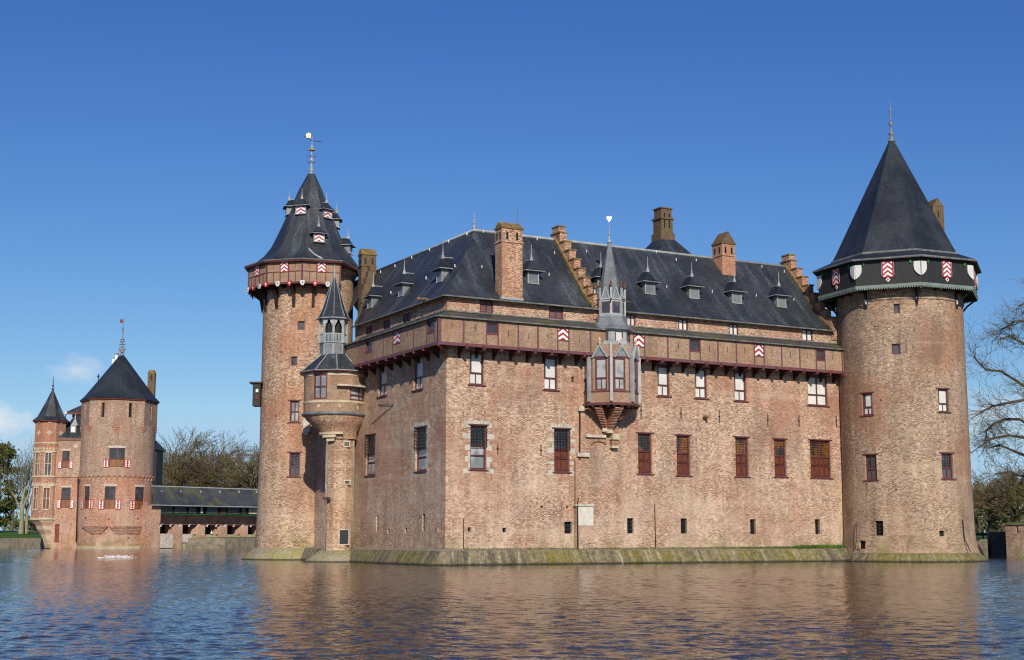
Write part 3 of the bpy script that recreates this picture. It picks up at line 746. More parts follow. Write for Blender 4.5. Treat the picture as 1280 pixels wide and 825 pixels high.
# ---- terrace and sloping stone footing
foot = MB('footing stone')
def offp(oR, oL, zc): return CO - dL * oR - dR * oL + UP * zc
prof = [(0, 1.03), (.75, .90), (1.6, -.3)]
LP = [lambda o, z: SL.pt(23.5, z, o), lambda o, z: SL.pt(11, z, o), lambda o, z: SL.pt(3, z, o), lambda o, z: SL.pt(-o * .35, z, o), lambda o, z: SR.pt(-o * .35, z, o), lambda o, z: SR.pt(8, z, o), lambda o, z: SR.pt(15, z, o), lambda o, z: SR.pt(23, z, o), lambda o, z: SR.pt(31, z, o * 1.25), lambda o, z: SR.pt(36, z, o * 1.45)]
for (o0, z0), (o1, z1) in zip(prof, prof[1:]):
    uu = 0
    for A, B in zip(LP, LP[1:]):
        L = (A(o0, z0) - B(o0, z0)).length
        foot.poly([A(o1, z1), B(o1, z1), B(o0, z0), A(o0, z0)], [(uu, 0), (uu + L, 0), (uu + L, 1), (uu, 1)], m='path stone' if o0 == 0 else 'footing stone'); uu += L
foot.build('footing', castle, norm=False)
mb = MB('grass'); rnd = random.Random(3)
for k in range(3200):    # tufts on the terrace at the right-hand end
    u = 33.4 - abs(rnd.gauss(0, 1)) * 5.5 if rnd.random() < .7 else rnd.uniform(1, 30); o = rnd.uniform(.02, .85); h = rnd.uniform(.04, .16) * (1.8 if u > 28 else 1)
    if u < 0 : continue
    p = SR.pt(u, .98, o); a = rnd.uniform(0, pi); v = Vector((cos(a), sin(a), 0)) * .03
    mb.poly([p - v, p + v, p + UP * h + Vector((rnd.uniform(-.06, .06), rnd.uniform(-.06, .06), 0))])
tag(mb.build('grass', norm=False, merge=False), 'green grass tufts growing on the stone ledge below the castle wall', 'grass', kind='stuff')

# ---- gallery (projecting timber framed storey)
e = 1.12; ZB, ZG, ZW = 13.82, 15.68, 16.2
SGR = Flat(SR.pt(0, 0, e), dR, nR); SGL = Flat(SL.pt(0, 0, e), dL, nL)
gR = 33.15; gL = 14.6
opG = []; opGL = []; gw = []
def G(S, ops, b, kind):
    r = rect(S, *b); ops.append(r); gw.append((S, r, kind))
for b, k in (((608, 403, 622.7, 417), 'dark'), ((697, 411, 711, 425), 'chev'), ((792, 418, 805.6, 433), 'chev'), ((862, 424, 875, 438.7), 'dark'), ((943, 431, 954.8, 445), 'chev'), ((1020, 437, 1031, 450), 'dark')): G(SGR, opG, b, k)
for b, k in (((491.5, 415, 500.6, 428.5), 'chev'), ((457, 425.5, 465.7, 439.4), 'dark'), ((534, 400, 543.6, 415), 'dark')): G(SGL, opGL, b, k)
gal = MB('gallery brick')
wall(gal, SGR, -e, gR, ZB + .2, ZG, opG, depth=.14); wall(gal, SGL, -e, gL, ZB + .2, ZG, opGL, depth=.14)
for S, L in ((SGR, gR), (SGL, gL)):      # floor, end faces
    gal.poly([S.pt(L, ZB, 0), S.pt(L, ZB, -e), S.pt(L, ZG, -e), S.pt(L, ZG, 0)])
gal.m = 'brown timber'
gal.poly([SGR.pt(-e, ZB + .15, 0), SGR.pt(gR, ZB + .15, 0), SGR.pt(gR, ZB + .15, -e), SGR.pt(0, ZB + .15, -e)]); gal.poly([SGL.pt(-e, ZB + .15, 0), SGL.pt(gL, ZB + .15, 0), SGL.pt(gL, ZB + .15, -e), SGL.pt(0, ZB + .15, -e)])
gal.build('gallery', castle)
bm_ = MB('purple beam'); bm_.sbox(SGR, -e - .05, gR + .05, ZB, ZB + .2, -.12, .06); bm_.sbox(SGL, -e - .0, gL, ZB, ZB + .2, -.12, .06)
bm_.build('beam', castle)
def post(S, a, b, c, d, o0, o1, nm='timber_post'):
    t_ = MB('purple beam'); t_.sbox(S, a, b, c, d, o0, o1); t_.build(nm, castle)
def posts(S, xs, y0, ops):
    for x in xs:
        u = S.px(x, y0)[0]; post(S, u - .055, u + .055, ZB + .2, ZG, -.02, .035)
    for (a, b, c, d) in ops:
        for u in (a, b): post(S, u - .04, u + .04, ZB + .2, ZG, -.02, .034)
        post(S, a + .04, b - .04, c - .08, c - .003, -.02, .03, 'timber_rail')
post(SGR, -e - .04, -e + .18, ZB + .2, ZG, -.1, .04); post(SGL, -e + .0, -e + .14, ZB + .2, ZG, -.1, .04)
posts(SGR, (579.4, 647.8, 672.4, 738, 834.4, 897, 920, 976.4, 999, 1051.7), 425, opG); posts(SGL, (479.5, 517.5), 425, opGL)
for S, r, k in gw: window(castle, S, r, k, depth=.14, sill=False)
for x, y in ((565, 407), (594, 410), (635.7, 417), (661, 420), (685, 421), (724, 424), (820, 429), (848, 432), (887, 436), (909, 437), (931, 438), (965, 441), (988, 443), (1009, 444), (1041, 447)):
    u, z = SGR.px(x, y); sl = MB('black board'); sl.sbox(SGR, u - .022, u + .022, z - .22, z + .22, -.01, .006); sl.build('arrow_slit', castle)
for x, y in ((525, 411), (509, 417), (474, 431)):
    u, z = SGL.px(x, y); sl = MB('black board'); sl.sbox(SGL, u - .03, u + .03, z - .22, z + .22, -.01, .006); sl.build('arrow_slit', castle)
gr = MB('mossy slate'); eo = .16
gr.poly([SGR.pt(-e - eo, ZG + .0, eo), SGR.pt(gR + .15, ZG, eo), SGR.pt(gR + .15, ZW + .02, -e + .01), SGR.pt(0, ZW + .02, -e + .01)])
gr.poly([SGL.pt(-e - eo, ZG + .0, eo), SGL.pt(gL, ZG, eo), SGL.pt(gL, ZW + .02, -e + .01), SGL.pt(0, ZW + .02, -e + .01)])
gr.m = 'gutter lead'
gr.sbox(SGR, -e - .1, gR + .18, ZG - .09, ZG - .003, .02, eo + .07); gr.sbox(SGL, -e - .1, gL, ZG - .09, ZG - .003, .02, eo + .069)
gr.sbox(SGR, .0, gR, ZW - .0, ZW + .08, -e - .01, -e + .12); gr.sbox(SGL, 0, gL, ZW, ZW + .08, -e - .01, -e + .12)
gr.build('gallery_roof', castle)
for S, L, st in ((SGR, gR, 1.26), (SGL, gL, 1.5)):
    u = -.4
    while u < L - .3:
        mb = MB('maroon paint'); S2 = SR if S is SGR else SL
        mb.sbox(S2, u - .08, u + .08, ZB - .16, ZB + .14, -.05, e + .1); mb.m = 'brown timber'
        bracket(mb, S2, u, ZB - .162, e * .45, .42, .06, .10)
        if not (S is SGR and 10.6 < u < 14.3) and u > -.2: mb.build('bracket', castle)
        u += st
mb = MB('red timber'); p = CO + UP * (ZB - .02); q = -(dR + dL) * .9
mb.tube([p - UP * .6, p + q * .5 - UP * .25, p + q * 1.25], .11, 4); mb.build('bracket', castle)

# ---- main roof
AL, AR_, ZR = 4.5, 5.0, 23.0
profR = [(-.09, ZE - .12), (.02, ZE + .08), (.16, ZE + .72), (.34, ZE + 1.72), (1., ZR)]
RE = 32.4; LE0, LE1 = 15.3, 22.6
def Pr(t, u): return CO + dR * u + dL * (AR_ * t)
def zt(t):
    t = min(abs(t), 2 - abs(t)) if t > 1 else t
    for (a, b), (c, d) in zip(profR, profR[1:]):
        if a <= t <= c: return b + (d - b) * (t - a) / (c - a)
    return ZR
rf = MB('slate')
vv = 0
for (t0, z0), (t1, z1) in zip(profR, profR[1:]):
    sl_ = sqrt((AR_ * (t1 - t0)) ** 2 + (z1 - z0) ** 2)
    a0, a1 = AL * t0, AL * t1
    rf.poly([Pr(t0, a0) + UP * z0, Pr(t0, RE) + UP * z0, Pr(t1, RE) + UP * z1, Pr(t1, a1) + UP * z1], [(a0, vv), (RE, vv), (RE, vv + sl_), (a1, vv + sl_)])
    l0, l1 = AR_ * t0, AR_ * t1; e0, e1 = LE0 + (LE1 - LE0) * max(t0, 0), LE0 + (LE1 - LE0) * t1
    q = lambda t, s_: CO + dL * s_ + dR * (AL * t)
    rf.poly([q(t0, l0) + UP * z0, q(t0, e0) + UP * z0, q(t1, e1) + UP * z1, q(t1, l1) + UP * z1], [(l0, vv), (e0, vv), (e1, vv + sl_), (l1, vv + sl_)])
    # rear slopes
    rf.poly([Pr(2 - t0, AL * (2 - t0)) + UP * z0, Pr(2 - t0, RE) + UP * z0, Pr(2 - t1, RE) + UP * z1, Pr(2 - t1, AL * (2 - t1)) + UP * z1])
    rf.poly([q(2 - t0, AR_ * (2 - t0)) + UP * z0, q(2 - t0, 30) + UP * z0, q(2 - t1, 30) + UP * z1, q(2 - t1, AR_ * (2 - t1)) + UP * z1])
    vv += sl_
rf.poly([q(1, LE1) + UP * ZR, q(1, 30) + UP * ZR, q(0, 30) + UP * zs_, q(0, 26) + UP * zs_])
roof = rf.build('roof', castle)
le = MB('gutter lead')     # eaves gutter, ridge and hip leads
le.sbox(SR, -.4, RE, ZE - .22, ZE - .13, .36, .5); le.sbox(SL, -.4, LE0, ZE - .22, ZE - .13, .34, .47)
le.m = 'pale lead'
A_ = Pr(1, AL) + UP * (ZR + .02)
le.tube([A_, Pr(1, RE) + UP * (ZR + .02)], .11, 5); le.tube([A_, q(1, LE1) + UP * (ZR + .02)], .11, 5)
le.build('ridge_lead', roof)
mb = MB('pale lead'); finial(mb, (A_.x, A_.y), ZR, ZR + 1.35, .09, 'pale lead'); mb.build('finial', roof)
def on_roof_R(u, t): return Pr(t, u) + UP * (zt(t))
mb = MB('lead'); p = Pr(1.05, AL + 3.6) + UP * (ZR + .1); mb.tube([p - UP * .3, p + UP * .3, p + UP * 1.9], [.06, .05, .03], 5); mb.tube([p + UP * .25 + Vector((-.3, 0, 0)), p + UP * .25 + Vector((.3, 0, 0))], .05, 4); mb.tube([p + UP * .5 + Vector((-.28, 0, 0)), p + UP * .2 + Vector((.25, 0, 0))], .06, 4); mb.build('lightning_rod', castle)

# ---- dormers
def dormer(par, base, out, side, w_, h_, deep, mat_win='curtain glass', chev=False, cap=1.0, name='dormer'):
    w_ *= 1.12
    """base: foot of the window on the slope; out: outward unit, side: unit along the eaves"""
    mb = MB('lead'); f = base + out * .02; b = -out * deep
    mb.box(f - side * w_ / 2, side * w_, b, UP * h_)
    mb.m = 'pale lead'; mb.box(f - side * (w_ / 2 + .03) - UP * .06 + out * .005, side * (w_ + .06), out * .09, UP * .06)
    mb.box(f - side * w_ / 2 + out * .003, side * .07, out * .04, UP * h_); mb.box(f + side * (w_ / 2 - .07) + out * .003, side * .07, out * .04, UP * h_); mb.box(f - side * (w_ / 2 - .07) + out * .003 + UP * (h_ - .07), side * (w_ - .14), out * .04, UP * .07)
    # flared cap with its ridge running back into the slope
    mb.m = 'dark slate'; W2 = w_ * .5 + .27 * cap; z0, z1, z2 = h_ - .06, h_ + .16 * cap, h_ + .75 * cap
    fo = out * .3 * cap
    P = [f + fo - side * W2, f + fo + side * W2, f + b + side * W2, f + b - side * W2]
    Q = [f + fo * .3 - side * W2 * .62, f + fo * .3 + side * W2 * .62, f + b + side * W2 * .62, f + b - side * W2 * .62]
    R_ = [f - out * .22 * cap, f + b]
    P = [p + UP * z0 for p in P]; Q = [p + UP * z1 for p in Q]; R_ = [p + UP * z2 for p in R_]
    for i in range(4): mb.poly([P[i], P[(i + 1) % 4], Q[(i + 1) % 4], Q[i]])
    mb.poly([Q[0], Q[1], R_[0]]); mb.poly([Q[1], Q[2], R_[1], R_[0]]); mb.poly([Q[3], Q[0], R_[0], R_[1]]); mb.poly(P[::-1])
    mb.m = 'pale lead'
    mb.tube([R_[0], R_[1]], .045, 4); mb.tube([P[0], P[1]], .03, 4); mb.tube([P[3], P[0]], .035, 4); mb.tube([P[1], P[2]], .035, 4)
    # ridge piece: turned spike
    c = R_[0]; mb.lathe((c.x, c.y), [(.13, c.z - .1), (.10, c.z + .12), (.045, c.z + .2), (.06, c.z + .3), (.03, c.z + .36), (.015, c.z + .95 * cap)], 6)
    d = mb.build(name, par)
    g = MB('chevron' if chev else mat_win); a = f - side * (w_ / 2 - .07) + out * .012; ww = side * (w_ - .14)
    g.poly([a + UP * .02, a + ww + UP * .02, a + ww + UP * (h_ - .08), a + UP * (h_ - .08)], [(0, 0), (1, 0), (1, 2), (0, 2)]); g.build('shutter' if chev else 'pane', d)
    return d
def t_for(S, t, a): return a
def find_t(x, y, Sd, inner, Aw):
    """where the ray through (x, y) meets the roof slope"""
    best = None
    for k in range(0, 101):
        t = k / 100; u, z = Sd.px(x, y, -Aw * t); dz = abs(z - zt(t))
        if best is None or dz < best[0]: best = (dz, t, u)
    return best[1], best[2]
for (x, y, yt) in ((666.3, 354, 337), (812.3, 367.4, 353), (867.6, 372.4, 358.7), (921, 378.8, 364.5), (976.7, 383.4, 369.5), (753.5, 362, 345)):
    t, u = find_t(x, y, SR, 0, AR_); dormer(castle, CO + dR * u + dL * (AR_ * t) + UP * zt(t), nR, dR, .78, .88, 1.0, 'dormer glass', cap=1.1)
for (x, y) in ((549.7, 351.8), (501.5, 370), (462.7, 384.5)):
    t, u = find_t(x, y, SL, 0, AL); dormer(castle, CO + dL * u + dR * (AL * t) + UP * zt(t), nL, -dL, .78, .88, 1.0, 'dormer glass', cap=1.1)
mb = MB('white paint')
for (x, y) in ((693, 318), (733, 316), (820, 316), (845, 326), (870, 327), (833, 360), (890, 366), (945, 371), (992, 376), (604, 291), (671, 300), (952, 335), (980, 341), (602, 335), (686, 345)):
    t, u = find_t(x, y, SR, 0, AR_); p = CO + dR * u + dL * (AR_ * t) + UP * zt(t); mb.box(p - dR * .02, dR * .04, nR * .06, UP * .2)
for (x, y) in ((584, 294), (561, 303), (537, 313), (515, 323), (494, 334), (476, 341), (569, 334), (533, 349), (489, 367)):
    t, u = find_t(x, y, SL, 0, AL); p = CO + dL * u + dR * (AL * t) + UP * zt(t); mb.box(p - dL * .02, dL * .04, nL * .06, UP * .2)
mb.build('snow_hook', roof)

# ---- stepped gables
def stepped(u0, thick, n, name='stepped_gable', lift=.55, tlo=-.02, mat='old chimney brick', rear=True):
    mb = MB('orange brick'); A = lambda t, z: Pr(t, u0) + UP * z
    for side_ in (0, 1):
        for k in range(n):
            ta, tb = tlo + (1 - tlo) * k / n, tlo + (1 - tlo) * (k + 1) / n
            top = zt(tb) + lift * .75; bot = zt(max(ta, -.05)) - .8
            if side_: ta, tb = 2 - tb, 2 - ta
            mb.box(A(ta, bot), dR * thick, dL * ((tb - ta) * AR_), UP * (top - bot))
            mb.m = 'mossy brick cap'; mb.box(A(ta, top + .002) - dR * .06 - dL * .05, dR * (thick + .12), dL * ((tb - ta) * AR_ + .08), UP * .10); mb.m = 'orange brick'
    mb.box(A(1 - .09, ZR - .5), dR * thick, dL * (AR_ * .18), UP * (.5 + lift + .35)); mb.m = 'mossy brick cap'
    mb.box(A(1 - .10, ZR + lift + .352) - dR * .05, dR * (thick + .1), dL * (AR_ * .2), UP * .1)
    # raking cope along the slope below the steps
    for i in range(8):
        ta, tb = tlo + (1 - tlo) * i / 8, tlo + (1 - tlo) * (i + 1) / 8
        a = A(ta, zt(ta) + .02) - dR * .16; b = A(tb, zt(tb) + .02) - dR * .16
        mb.prism([a, a + dR * .2, a + dR * .2 + UP * .25, a + UP * .25], [b, b + dR * .2, b + dR * .2 + UP * .25, b + UP * .25])
    mb.build(name, castle)
stepped(SR.px(741, 376)[0], .55, 8); stepped(RE - .05, .55, 8)
gb = MB('brick')       # filled gable ends below the roof planes
for u in (RE + .2,):
    gb.poly([Pr(t, u) + UP * (zt(t) - .05) for t in (0, .16, .34, 1, 1.66, 1.84, 2)] )
gb.poly([q(0, LE0) + UP * (ZE - .1), q(.16, LE0 + 7.3 * .16) + UP * (zt(.16) - .03), q(.34, LE0 + 7.3 * .34) + UP * (zt(.34) - .03), q(1, LE1) + UP * (ZR - .03), q(1, LE1) + UP * ZE])
gb.build('gable', castle)
mb = MB('old chimney brick'); # raking verge on the skew left gable
for i in range(9):
    t0, t1 = i / 9, (i + 1) / 9; a = q(t0, LE0 + 7.3 * t0) + UP * zt(t0); b = q(t1, LE0 + 7.3 * t1) + UP * zt(t1)
    mb.prism([a, a + dL * .45, a + dL * .45 + UP * .25, a + UP * .25], [b, b + dL * .45, b + dL * .45 + UP * .25, b + UP * .25])
    if 3 < i: mb.box(a + dL * .25 - dR * .2, dR * .55, dL * .55, UP * ((b - a).z + .4))
mb.build('gable_cope', castle)

# ---- chimneys
def chimney(c, hx, hy, z0, z1, rot, cap='mossy brick cap', body='orange brick', gabled=True, slots=2, pitch_dir=0, capH=.75):
    mb = MB(body); zc = z1 - capH
    mb.cbox(c, hx, hy, z0, zc, rot); mb.cbox(c, hx + .06, hy + .06, zc - .95, zc - .87, rot)
    X = Vector((cos(rot), sin(rot), 0)); Y = Vector((-sin(rot), cos(rot), 0)); C3 = Vector((c[0], c[1], 0))
    ch = mb.build('chimney', castle)
    k = MB(cap); k.cbox(c, hx + .07, hy + .07, zc + .002, zc + .12, rot)
    a = [C3 + X * sx * (hx + .02) + Y * sy * (hy + .02) + UP * (zc + .12) for sx, sy in ((-1, -1), (1, -1), (1, 1), (-1, 1))]
    if gabled:
        if pitch_dir == 0: r1, r2 = C3 - X * (hx + .02) + UP * z1, C3 + X * (hx + .02) + UP * z1; k.poly([a[0], a[1], r2, r1]); k.poly([a[3], a[2], r2, r1]); k.poly([a[0], a[3], r1]); k.poly([a[1], a[2], r2])
        else: r1, r2 = C3 - Y * (hy + .02) + UP * z1, C3 + Y * (hy + .02) + UP * z1; k.poly([a[0], a[3], r2, r1]); k.poly([a[1], a[2], r2, r1]); k.poly([a[0], a[1], r1]); k.poly([a[3], a[2], r2])
    else: k.cbox(c, hx + .02, hy + .02, zc + .12, z1, rot)
    k.build('chimney_cap', ch)
    b = MB('black board')
    for s_ in range(slots):
        off = (s_ - (slots - 1) / 2) * hx * .95; o1 = C3 + X * (off - .08) - Y * (hy + .012)
        b.box(o1 + UP * (zc - .75), X * .16, Y * .02, UP * .5)
        off = (s_ - (slots - 1) / 2) * hy * .95; o1 = C3 + Y * (off - .08) - X * (hx + .012)
        b.box(o1 + UP * (zc - .75), Y * .16, X * .02, UP * .5)
    b.build('smoke_hole', ch)
    return ch
rotR = atan2(dR.y, dR.x)
u0 = SR.px(626.5, 371)[0]; u1 = SR.px(652.5, 373)[0]; zt1 = SR.px(638, 277)[1]
pc = SR.pt((u0 + u1) / 2, 0, -.38)
chimney((pc.x, pc.y), (u1 - u0) / 2, .46, ZE - .3, zt1, rotR, gabled=True, capH=.5)
mb = MB('pale lead'); mb.sbox(SR, u0 - .06, u1 + .06, ZE - .06, ZE + .14, -.2, .12); mb.build('flashing', roof)
p = q(1.0, LE1 + .5); zc_ = atY(459, 311, p.y).z; X = atY(459, 340, p.y).x
chimney((X, p.y), .62, .45, ZE, zc_, rotR - .1, body='old chimney brick', capH=.6, pitch_dir=0)
# gabled ridge chimney
t, u = .88, SR.px(905, 334, -AR_ * .88)[0]; p = Pr(t, u); chimney((p.x, p.y), .62, .62, zt(t) - .8, atY(905, 291, p.y).z, rotR, cap='old chimney brick', capH=1.0, pitch_dir=1)
# chimney on its own little pyramid behind the ridge
Yb = 112.; pb = atY(833, 317, Yb); mb = MB('slate'); zb, ztp = zz(322, Yb, 833), zz(298, Yb, 828)
cx = atY(829, 300, Yb).x; P = [Vector((cx + a * 1.75 + .1, Yb + b * 1.75, zb)) for a, b in ((-1, -1), (1, -1), (1, 1), (-1, 1))]; P = [Vector((cx, Yb, 0)) + Vector((cos(rotR) * (v.x - cx) - sin(rotR) * (v.y - Yb), sin(rotR) * (v.x - cx) + cos(rotR) * (v.y - Yb), v.z)) for v in P]
Q = [Vector((cx + (v.x - cx) * .3, Yb + (v.y - Yb) * .3, ztp)) for v in P]; mb.prism(P, Q)
P0 = [Vector((v.x, v.y, 16)) for v in P]; mb.m = 'brick'; mb.prism(P0, P, False); mb.build('roof_turret', castle)
mb = MB('old chimney brick'); z1 = zz(261, Yb, 828)
h_ = z1 - ztp
mb.cbox((cx, Yb), .70, .70, ztp - .4, ztp + h_ * .14, rotR); mb.cbox((cx, Yb), .58, .58, ztp + h_ * .14, ztp + h_ * .6, rotR); mb.cbox((cx, Yb), .68, .68, ztp + h_ * .6, ztp + h_ * .66, rotR); mb.cbox((cx, Yb), .52, .52, ztp + h_ * .66, z1 - .1, rotR); mb.cbox((cx, Yb), .60, .60, z1 - .1, z1, rotR)
for a in (-1, 1):
    X = Vector((cos(rotR), sin(rotR), 0)); mb.m = 'black board'; mb.box(Vector((cx, Yb, ztp + h_ * .3)) + X * (a * .25 - .06) - Vector((-sin(rotR), cos(rotR), 0)) * .6, X * .12, Vector((0, .05, 0)), UP * h_ * .5); mb.m = 'old chimney brick'
mb.build('chimney', castle)

# ---- pilaster with plaster panel, downpipe, stone shelves
bt = MB('brick'); r = rect(SR, 717, 632, 737.5, 684); bt.sbox(SR, r[0], r[1], .9, r[3] - .1, 0, .38); bt.sbox(SR, r[0] + .05, r[1] - .25, r[3] - .1, SR.px(722, 575)[1], 0, .22)
bt.build('buttress', castle)
bt = MB('plaster'); bt.sbox(SR, r[0] + .06, r[1] + .02, SR.px(727, 657)[1], SR.px(727, 633)[1], .384, .41); bt.build('plaster_panel', castle)
bt = MB('limestone'); bt.sbox(SR, r[0] - .08, r[1] + .08, SR.px(727, 633)[1], SR.px(727, 630)[1], 0, .48)
for (x0, y0, x1, y1) in ((720, 566, 735, 571), (731, 543.5, 756, 547), (722, 508, 731, 514)):
    q_ = rect(SR, x0, y0, x1, y1); bt.sbox(SR, q_[0], q_[1], q_[2], q_[3], 0, .2)
bt.build('stone_shelf', castle)
dp = MB('brown timber'); dp.tube([SR.pt(SR.px(724, 512)[0], SR.px(724, 512)[1], .1), SR.pt(SR.px(723.4, 620)[0], SR.px(723, 620)[1], .1)], .06, 6); u_ = SR.px(718.5, 640)[0]; dp.tube([SR.pt(SR.px(723.4, 620)[0], SR.px(723, 620)[1], .1), SR.pt(u_ - .05, SR.px(718, 628)[1], .44), SR.pt(u_ - .05, 1.0, .44)], .055, 6); dp.build('downpipe', castle)
dp = MB('brown timber'); a = SR.px(818, 630); dp.tube([SR.pt(a[0], a[1], .04), SR.pt(a[0] + .02, 1.0, .04)], .03, 5); dp.build('downpipe', castle)
dp = MB('brown timber'); a = SR.px(579, 648); dp.tube([SR.pt(a[0], a[1], .04), SR.pt(a[0] + .02, 1.0, .04)], .025, 5); dp.build('downpipe', castle)
gg = MB('mossy brick cap'); a = SR.px(538, 376)
p = SL.pt(*SL.px(540, 377), 0); gg.tube([p, p + nL * .5 + UP * .15, p + nL * .95 + UP * .1], [.12, .1, .07], 5); gg.ball(p + nL * .95 + UP * .12, .12, 6); gg.build('gargoyle', castle)
gg = MB('mossy brick cap'); p = SR.pt(*SR.px(882, 401), 0); gg.tube([p, p + nR * .3 + UP * .1, p + nR * .45], [.13, .1, .06], 5); gg.build('gargoyle', castle)
gg = MB('mossy brick cap'); p = SR.pt(*SR.px(880, 523), 0); gg.tube([p, p + nR * .35 + UP * .1, p + nR * .6 + UP * .05], [.14, .12, .08], 5); gg.build('gargoyle', castle)
gg = MB('limestone'); p = SR.px(1062, 627); gg.sbox(SR, p[0] - .1, p[0] + .5, p[1] - .1, p[1] + .12, .0, 1.2); gg.build('stone_spout', castle)

# ================================================================ the bay window (part of the castle)
Yo = 93.5; oc = atY(761.5, 480, Yo); oc = (oc.x, oc.y); OR = 1.98; cam_a = math.atan(-oc[0] / oc[1])
Yf = Yo - OR; zb, zs, zh = zz(503, Yf, 763), zz(487, Yf, 763), zz(446.5, Yf, 763)
bay = MB('gallery brick'); a0 = 0.
fc = facets(oc, OR, 8, a0)
vis = [k for k in range(8) if fc[k].n.dot(nR) > -.3]
bw = []
for k in vis:
    S = fc[k]; L = S.L; op = []
    wd = L * (.40 if k in (0, 7) else .42); cw = L / 2 + (.05 if k == 7 else -.12 if k == 0 else 0)
    r = (cw - wd / 2 - .12, cw + wd / 2 + .12, zs, zh); op.append(r); bw.append((S, r))
    wall(bay, S, 0, L, zb, zh + .9, op, depth=.1)
bayo = bay.build('bay_window', castle)
for S, r in bw: window(bayo, S, r, 'curtain', depth=.1, sill=False, mono=True)
fr = MB('pale lead')
V = ring(oc, OR + .03, 8, a0)
for i, v in enumerate(V):
    a = a0 + pi / 4 * i; out_ = Vector((sin(a), -cos(a), 0)); sd_ = Vector((cos(a), sin(a), 0))
    if (v - CO).dot(nR) < -.3: continue
    fr.box(v - sd_ * .09 - out_ * .05 + UP * (zb + .1), sd_ * .18, out_ * .2, UP * (zh - zb + .1)); fr.box(v - sd_ * .07 - out_ * .05 + UP * (zh + .2), sd_ * .14, out_ * .12, UP * .8)
fr.build('lead_post', bayo)
rm = MB('maroon paint')
for S in [fc[k] for k in vis]:
    rm.sbox(S, 0, S.L, zs - .12, zs - .02, .0, .05); rm.sbox(S, -.02, S.L + .02, zb - .16, zb + .02, -.05, .1); rm.sbox(S, 0, S.L, zh + .0, zh + .1, .0, .05)
    rm.sbox(S, S.L * .5 - .62, S.L * .5 - .56, zs, zh, 0, .03); rm.sbox(S, S.L * .5 + .56, S.L * .5 + .62, zs, zh, 0, .03)
rm.m = 'brown timber'; rm.poly([v + UP * (zb - .1) for v in ring(oc, OR - .05, 8, a0)])
for k in range(8):
    for f_ in (.15, .5, .85):
        S = fc[k]
        if k in vis: rm.sbox(S, S.L * f_ - .09, S.L * f_ + .09, zb - .28, zb - .15, -.5, .03)
rm.build('sill_band', bayo)
# gablets over the windows
gb = MB('pale lead'); z_g = zz(430, Yf, 763)
for k in vis:
    S = fc[k]; m_ = S.L / 2; w2 = .60
    for (s_, o_) in ((-1, 0), (1, 0)):
        gb.prism([S.pt(m_ + s_ * w2, zh + .0, .0), S.pt(m_ + s_ * (w2 - .12), zh + .0, .0), S.pt(m_ + s_ * (w2 - .12), zh, .17), S.pt(m_ + s_ * w2, zh, .17)], [S.pt(m_ + s_ * .06, z_g, .0), S.pt(m_ - s_ * .04, z_g - .1, .0), S.pt(m_ - s_ * .04, z_g - .1, .17), S.pt(m_ + s_ * .06, z_g, .17)])
    gb.m = 'lead'; gb.poly([S.pt(m_ - w2 + .1, zh + .1, .055), S.pt(m_ + w2 - .1, zh + .1, .055), S.pt(m_, z_g - .15, .055)]); gb.m = 'pale lead'
    for q3 in range(12):
        a1, a2 = 2 * pi * q3 / 12, 2 * pi * (q3 + 1) / 12; cc = (m_, zh + .42)
        gb.poly([S.pt(cc[0] + cos(a1) * .16, cc[1] + sin(a1) * .16, .08), S.pt(cc[0] + cos(a2) * .16, cc[1] + sin(a2) * .16, .08), S.pt(cc[0] + cos(a2) * .22, cc[1] + sin(a2) * .22, .08), S.pt(cc[0] + cos(a1) * .22, cc[1] + sin(a1) * .22, .08)])
    gb.m = 'cream stone'; p = S.pt(m_, z_g, .1); gb.lathe((p.x, p.y), [(.04, p.z - .05), (.11, p.z + .1), (.04, p.z + .2), (.10, p.z + .32), (.02, p.z + .5)], 6); gb.m = 'pale lead'
gb.build('gablet', bayo)
# upper stages: slightly narrower octagon, flared skirt, small octagon, spire
oc2 = (oc[0] + .12, oc[1] + .15); us = MB('pale lead'); R2 = 1.42
z1a, z1b = zh + .35, zz(409, Yf + .5, 763)
us.lathe(oc2, [(OR + .02, zh + .1), (R2 + .18, z1a + .55), (R2, z1a + .9)], 8, a0)
fc2 = facets(oc2, R2, 8, a0)
zw0, zw1 = zz(428.5, Yf + .5, 763), zz(413.5, Yf + .5, 763)
for k in range(8):
    S = fc2[k]; r = (S.L * .5 - .30, S.L * .5 + .30, zw0, zw1)
    wall(us, S, 0, S.L, z1a + .3, z1b, [r] if k in (0, 7, 1, 6) else [], depth=.08)
usb = us.build('bay_tower', bayo)
# (sub-parts of a part stay at this level: everything below is merged per material group)
tw = MB('maroon paint')
for k in (0, 7, 1, 6):
    S = fc2[k]; r = (S.L * .5 - .30, S.L * .5 + .30, zw0, zw1); tw.sq(S, *r, -.06, m='blue glass' if k != 0 else 'blind glass')
    tw.sbox(S, r[0], r[0] + .07, r[2], r[3], -.06, .01); tw.sbox(S, r[1] - .07, r[1], r[2], r[3], -.06, .01)
zk0, zk1 = zz(409.5, Yf + .2, 763), zz(392, Yf + 1, 763)
R3 = .99; zq0, zq1 = zk1, zz(374, Yf + 1, 763); fc3 = facets(oc2, R3, 8, a0)
for k in (0, 7, 1, 6):
    S = fc3[k]; r = (S.L * .5 - .21, S.L * .5 + .21, zq0 + .1, zq1 - .1); tw.sq(S, *r, .012, m='blue glass'); tw.sbox(S, r[0] - .07, r[0], r[2], r[3], 0, .03); tw.sbox(S, r[1], r[1] + .07, r[2], r[3], 0, .03)
tw.build('window', bayo)
